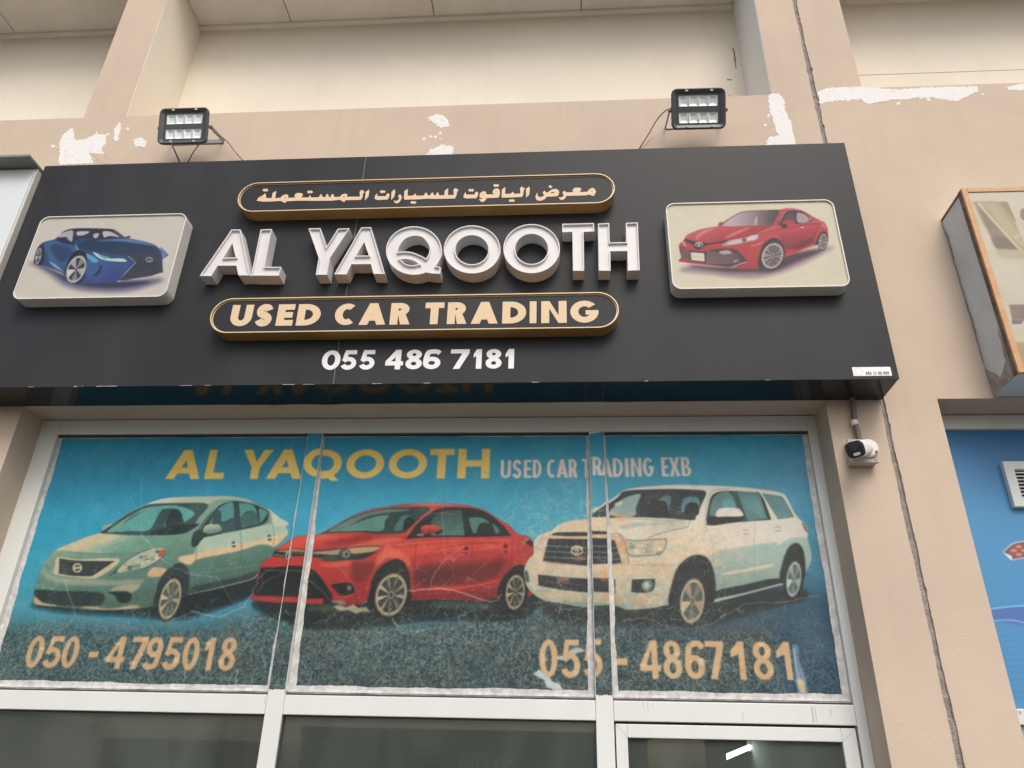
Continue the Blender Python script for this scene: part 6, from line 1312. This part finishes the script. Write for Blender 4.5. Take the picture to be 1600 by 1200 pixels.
rc.fill(f9([(480, 270), (580, 260), (900, 640), (918, 740), (880, 740), (700, 560)]), (178, 166, 132), smooth=False, soft=.6); rc.line(f9([(410, 265), (560, 440), (918, 830)]), 4, (196, 188, 162)); rc.line(f9([(420, 300), (560, 460), (918, 850)]), 1.5, (150, 138, 110))
rc.fill(f9([(640, 260), (735, 250), (800, 400), (830, 480)]), (146, 132, 104), smooth=False, soft=.6); rc.line(f9([(810, 640), (880, 612)]), 2, (196, 190, 166))
rc.fill(f9([(875, 380), (900, 325), (1100, 300), (1100, 480), (905, 450)]), (140, 126, 106), soft=1); rc.fill(f9([(640, 780), (918, 800), (918, 880), (660, 860)]), (180, 170, 140), soft=4)
rc.fill(f10([(670, 225), (1000, 218), (1000, 370), (700, 372)]), (132, 118, 104), smooth=False); rc.fill(f10([(695, 372), (820, 372), (790, 415), (702, 418)]), (120, 108, 112), smooth=False); rc.fill(f10([(705, 595), (1000, 595), (1000, 860), (760, 860)]), (174, 154, 112), smooth=False, soft=.8)
rc.a += ((fnoise(rc.H, rc.W, 30, 4, 8) - .5) * 22)[..., None]
MB().box(BX + .0285, 3.6, BY + .003, BY + .0038, ZB2 + .0265, ZT2 - .0265).build('faded_print', print_mat('faded_print', rc, K, .4, .35), rb, uv=RP.uv)
MB().box(BX + .004, 3.6, BY + .02, -.002, ZB2 + .0005, ZB2 + .0025).build('bottom_sheet', m_side, rb)
# right-hand shopfront
rs = thing('neighbour_window', (3.2, FR_Y, .14), 'blue covered window of the neighbouring shop at the right edge', 'shop window')
bar(1.757, 6, ZT + .004, 3.376, par=rs); zb = float(at(1590, 1107, FR_Y)[2])
RQ = Plane(1.75, 3.4, zb, ZT + .004, FILM_Y, 300); qc = RQ.canvas((70, 130, 172))
qc.fill([(1450, 660), (1800, 660), (1800, 1120), (1450, 1120)], [((1500, 670), (52, 104, 150)), ((1520, 800), (72, 134, 176)), ((1560, 1100), (66, 124, 170))], smooth=False)
qc.fill([(1546, 950), (1650, 944), (1700, 952), (1700, 1000), (1650, 985), (1550, 968)], (74, 104, 158), soft=2); qc.line([(1540, 952), (1600, 946), (1660, 950)], 2.5, (96, 176, 214)); qc.line([(1545, 970), (1590, 970), (1650, 990)], 1.8, (110, 170, 214))
for k in range(12): qc.line([(1545, 990 + k * 10), (1620, 984 + k * 10), (1700, 992 + k * 10)], .8, (92, 148, 190), alpha=.6)
f11 = lambda L: [(1480 + p[0] / 5, 660 + p[1] / 5) for p in L]
qc.fill(f11([(438, 1010), (460, 985), (530, 935), (660, 925), (800, 940), (800, 1080), (600, 1062), (510, 1075), (470, 1050)]), (196, 200, 202)); qc.fill(f11([(445, 1015), (470, 985), (535, 942), (660, 932), (800, 945), (800, 1070), (600, 1055), (515, 1068), (500, 1040)]), (112, 70, 66), alpha=.9)
for x, y in ((560, 970), (520, 1000), (600, 1000), (560, 1030)): qc.fill(f11(ell(x, y, 26, 12)), (196, 120, 104), soft=.6)
MB().box(1.757, 3.4, FILM_Y, FILM_Y + .003, zb, ZT + .003).build('blue_film', print_mat('neighbour_film', qc, .85, .4, .35), rs, uv=RQ.uv)
MB().box(1.757, 6, FILM_Y + .004, FILM_Y + .012, .2, ZT + .003).build('pane', m_glass, rs)
bar(1.757, 6, zb - .062, zb - .001, par=rs)
MB().box(1.757, 3.4, FILM_Y, FILM_Y + .003, .25, zb - .064).build('pale_film', mat('pale_film', (.36, .385, .34), .5, .3), rs)
x = float(at(1587, 1113, FR_Y)[0])
for w in 'TO NO':
    if w != ' ': letter_mesh('letter', x, zb - .022, glyph(w, .009, .013, .0028), FR_Y, m_grime, rs)
    x += .0125 if w != ' ' else .008
vx, vzt, vzb = float(at(1565, 721, .17)[0]), float(at(1565, 721, .17)[2]), float(at(1584, 792, .17)[2])
vg = thing('vent_grille', (vx + .18, .18, vzb), 'white louvred vent grille set in the blue window at the right edge', 'vent')
VW = .36; fr = .045; vo = MB().prism(orient([[(vx, vzb), (vx + VW, vzb), (vx + VW, vzt), (vx, vzt)], [(vx + fr, vzb + fr), (vx + VW - fr, vzb + fr), (vx + VW - fr, vzt - fr * .9), (vx + fr, vzt - fr * .9)]]), .165, .196).build('frame', m_alu, vg); bevel(vo, .003)
MB().box(vx + fr, vx + VW - fr, .192, .1955, vzb + fr, vzt - fr * .9).build('backing', m_gasket, vg)
nb = 8; H_ = vzt - fr * .9 - vzb - fr
for k in range(nb):
    z = vzb + fr + H_ * (k + .5) / nb
    MB().add([(vx + fr, .170, z - .008), (vx + VW - fr, .170, z - .008), (vx + VW - fr, .188, z + .004), (vx + fr, .188, z + .004), (vx + fr, .170, z - .0105), (vx + VW - fr, .170, z - .0105), (vx + VW - fr, .188, z + .0015), (vx + fr, .188, z + .0015)], [(0, 1, 2, 3), (4, 7, 6, 5), (0, 4, 5, 1), (1, 5, 6, 2), (2, 6, 7, 3), (3, 7, 4, 0)]).build('slat', m_alu, vg)
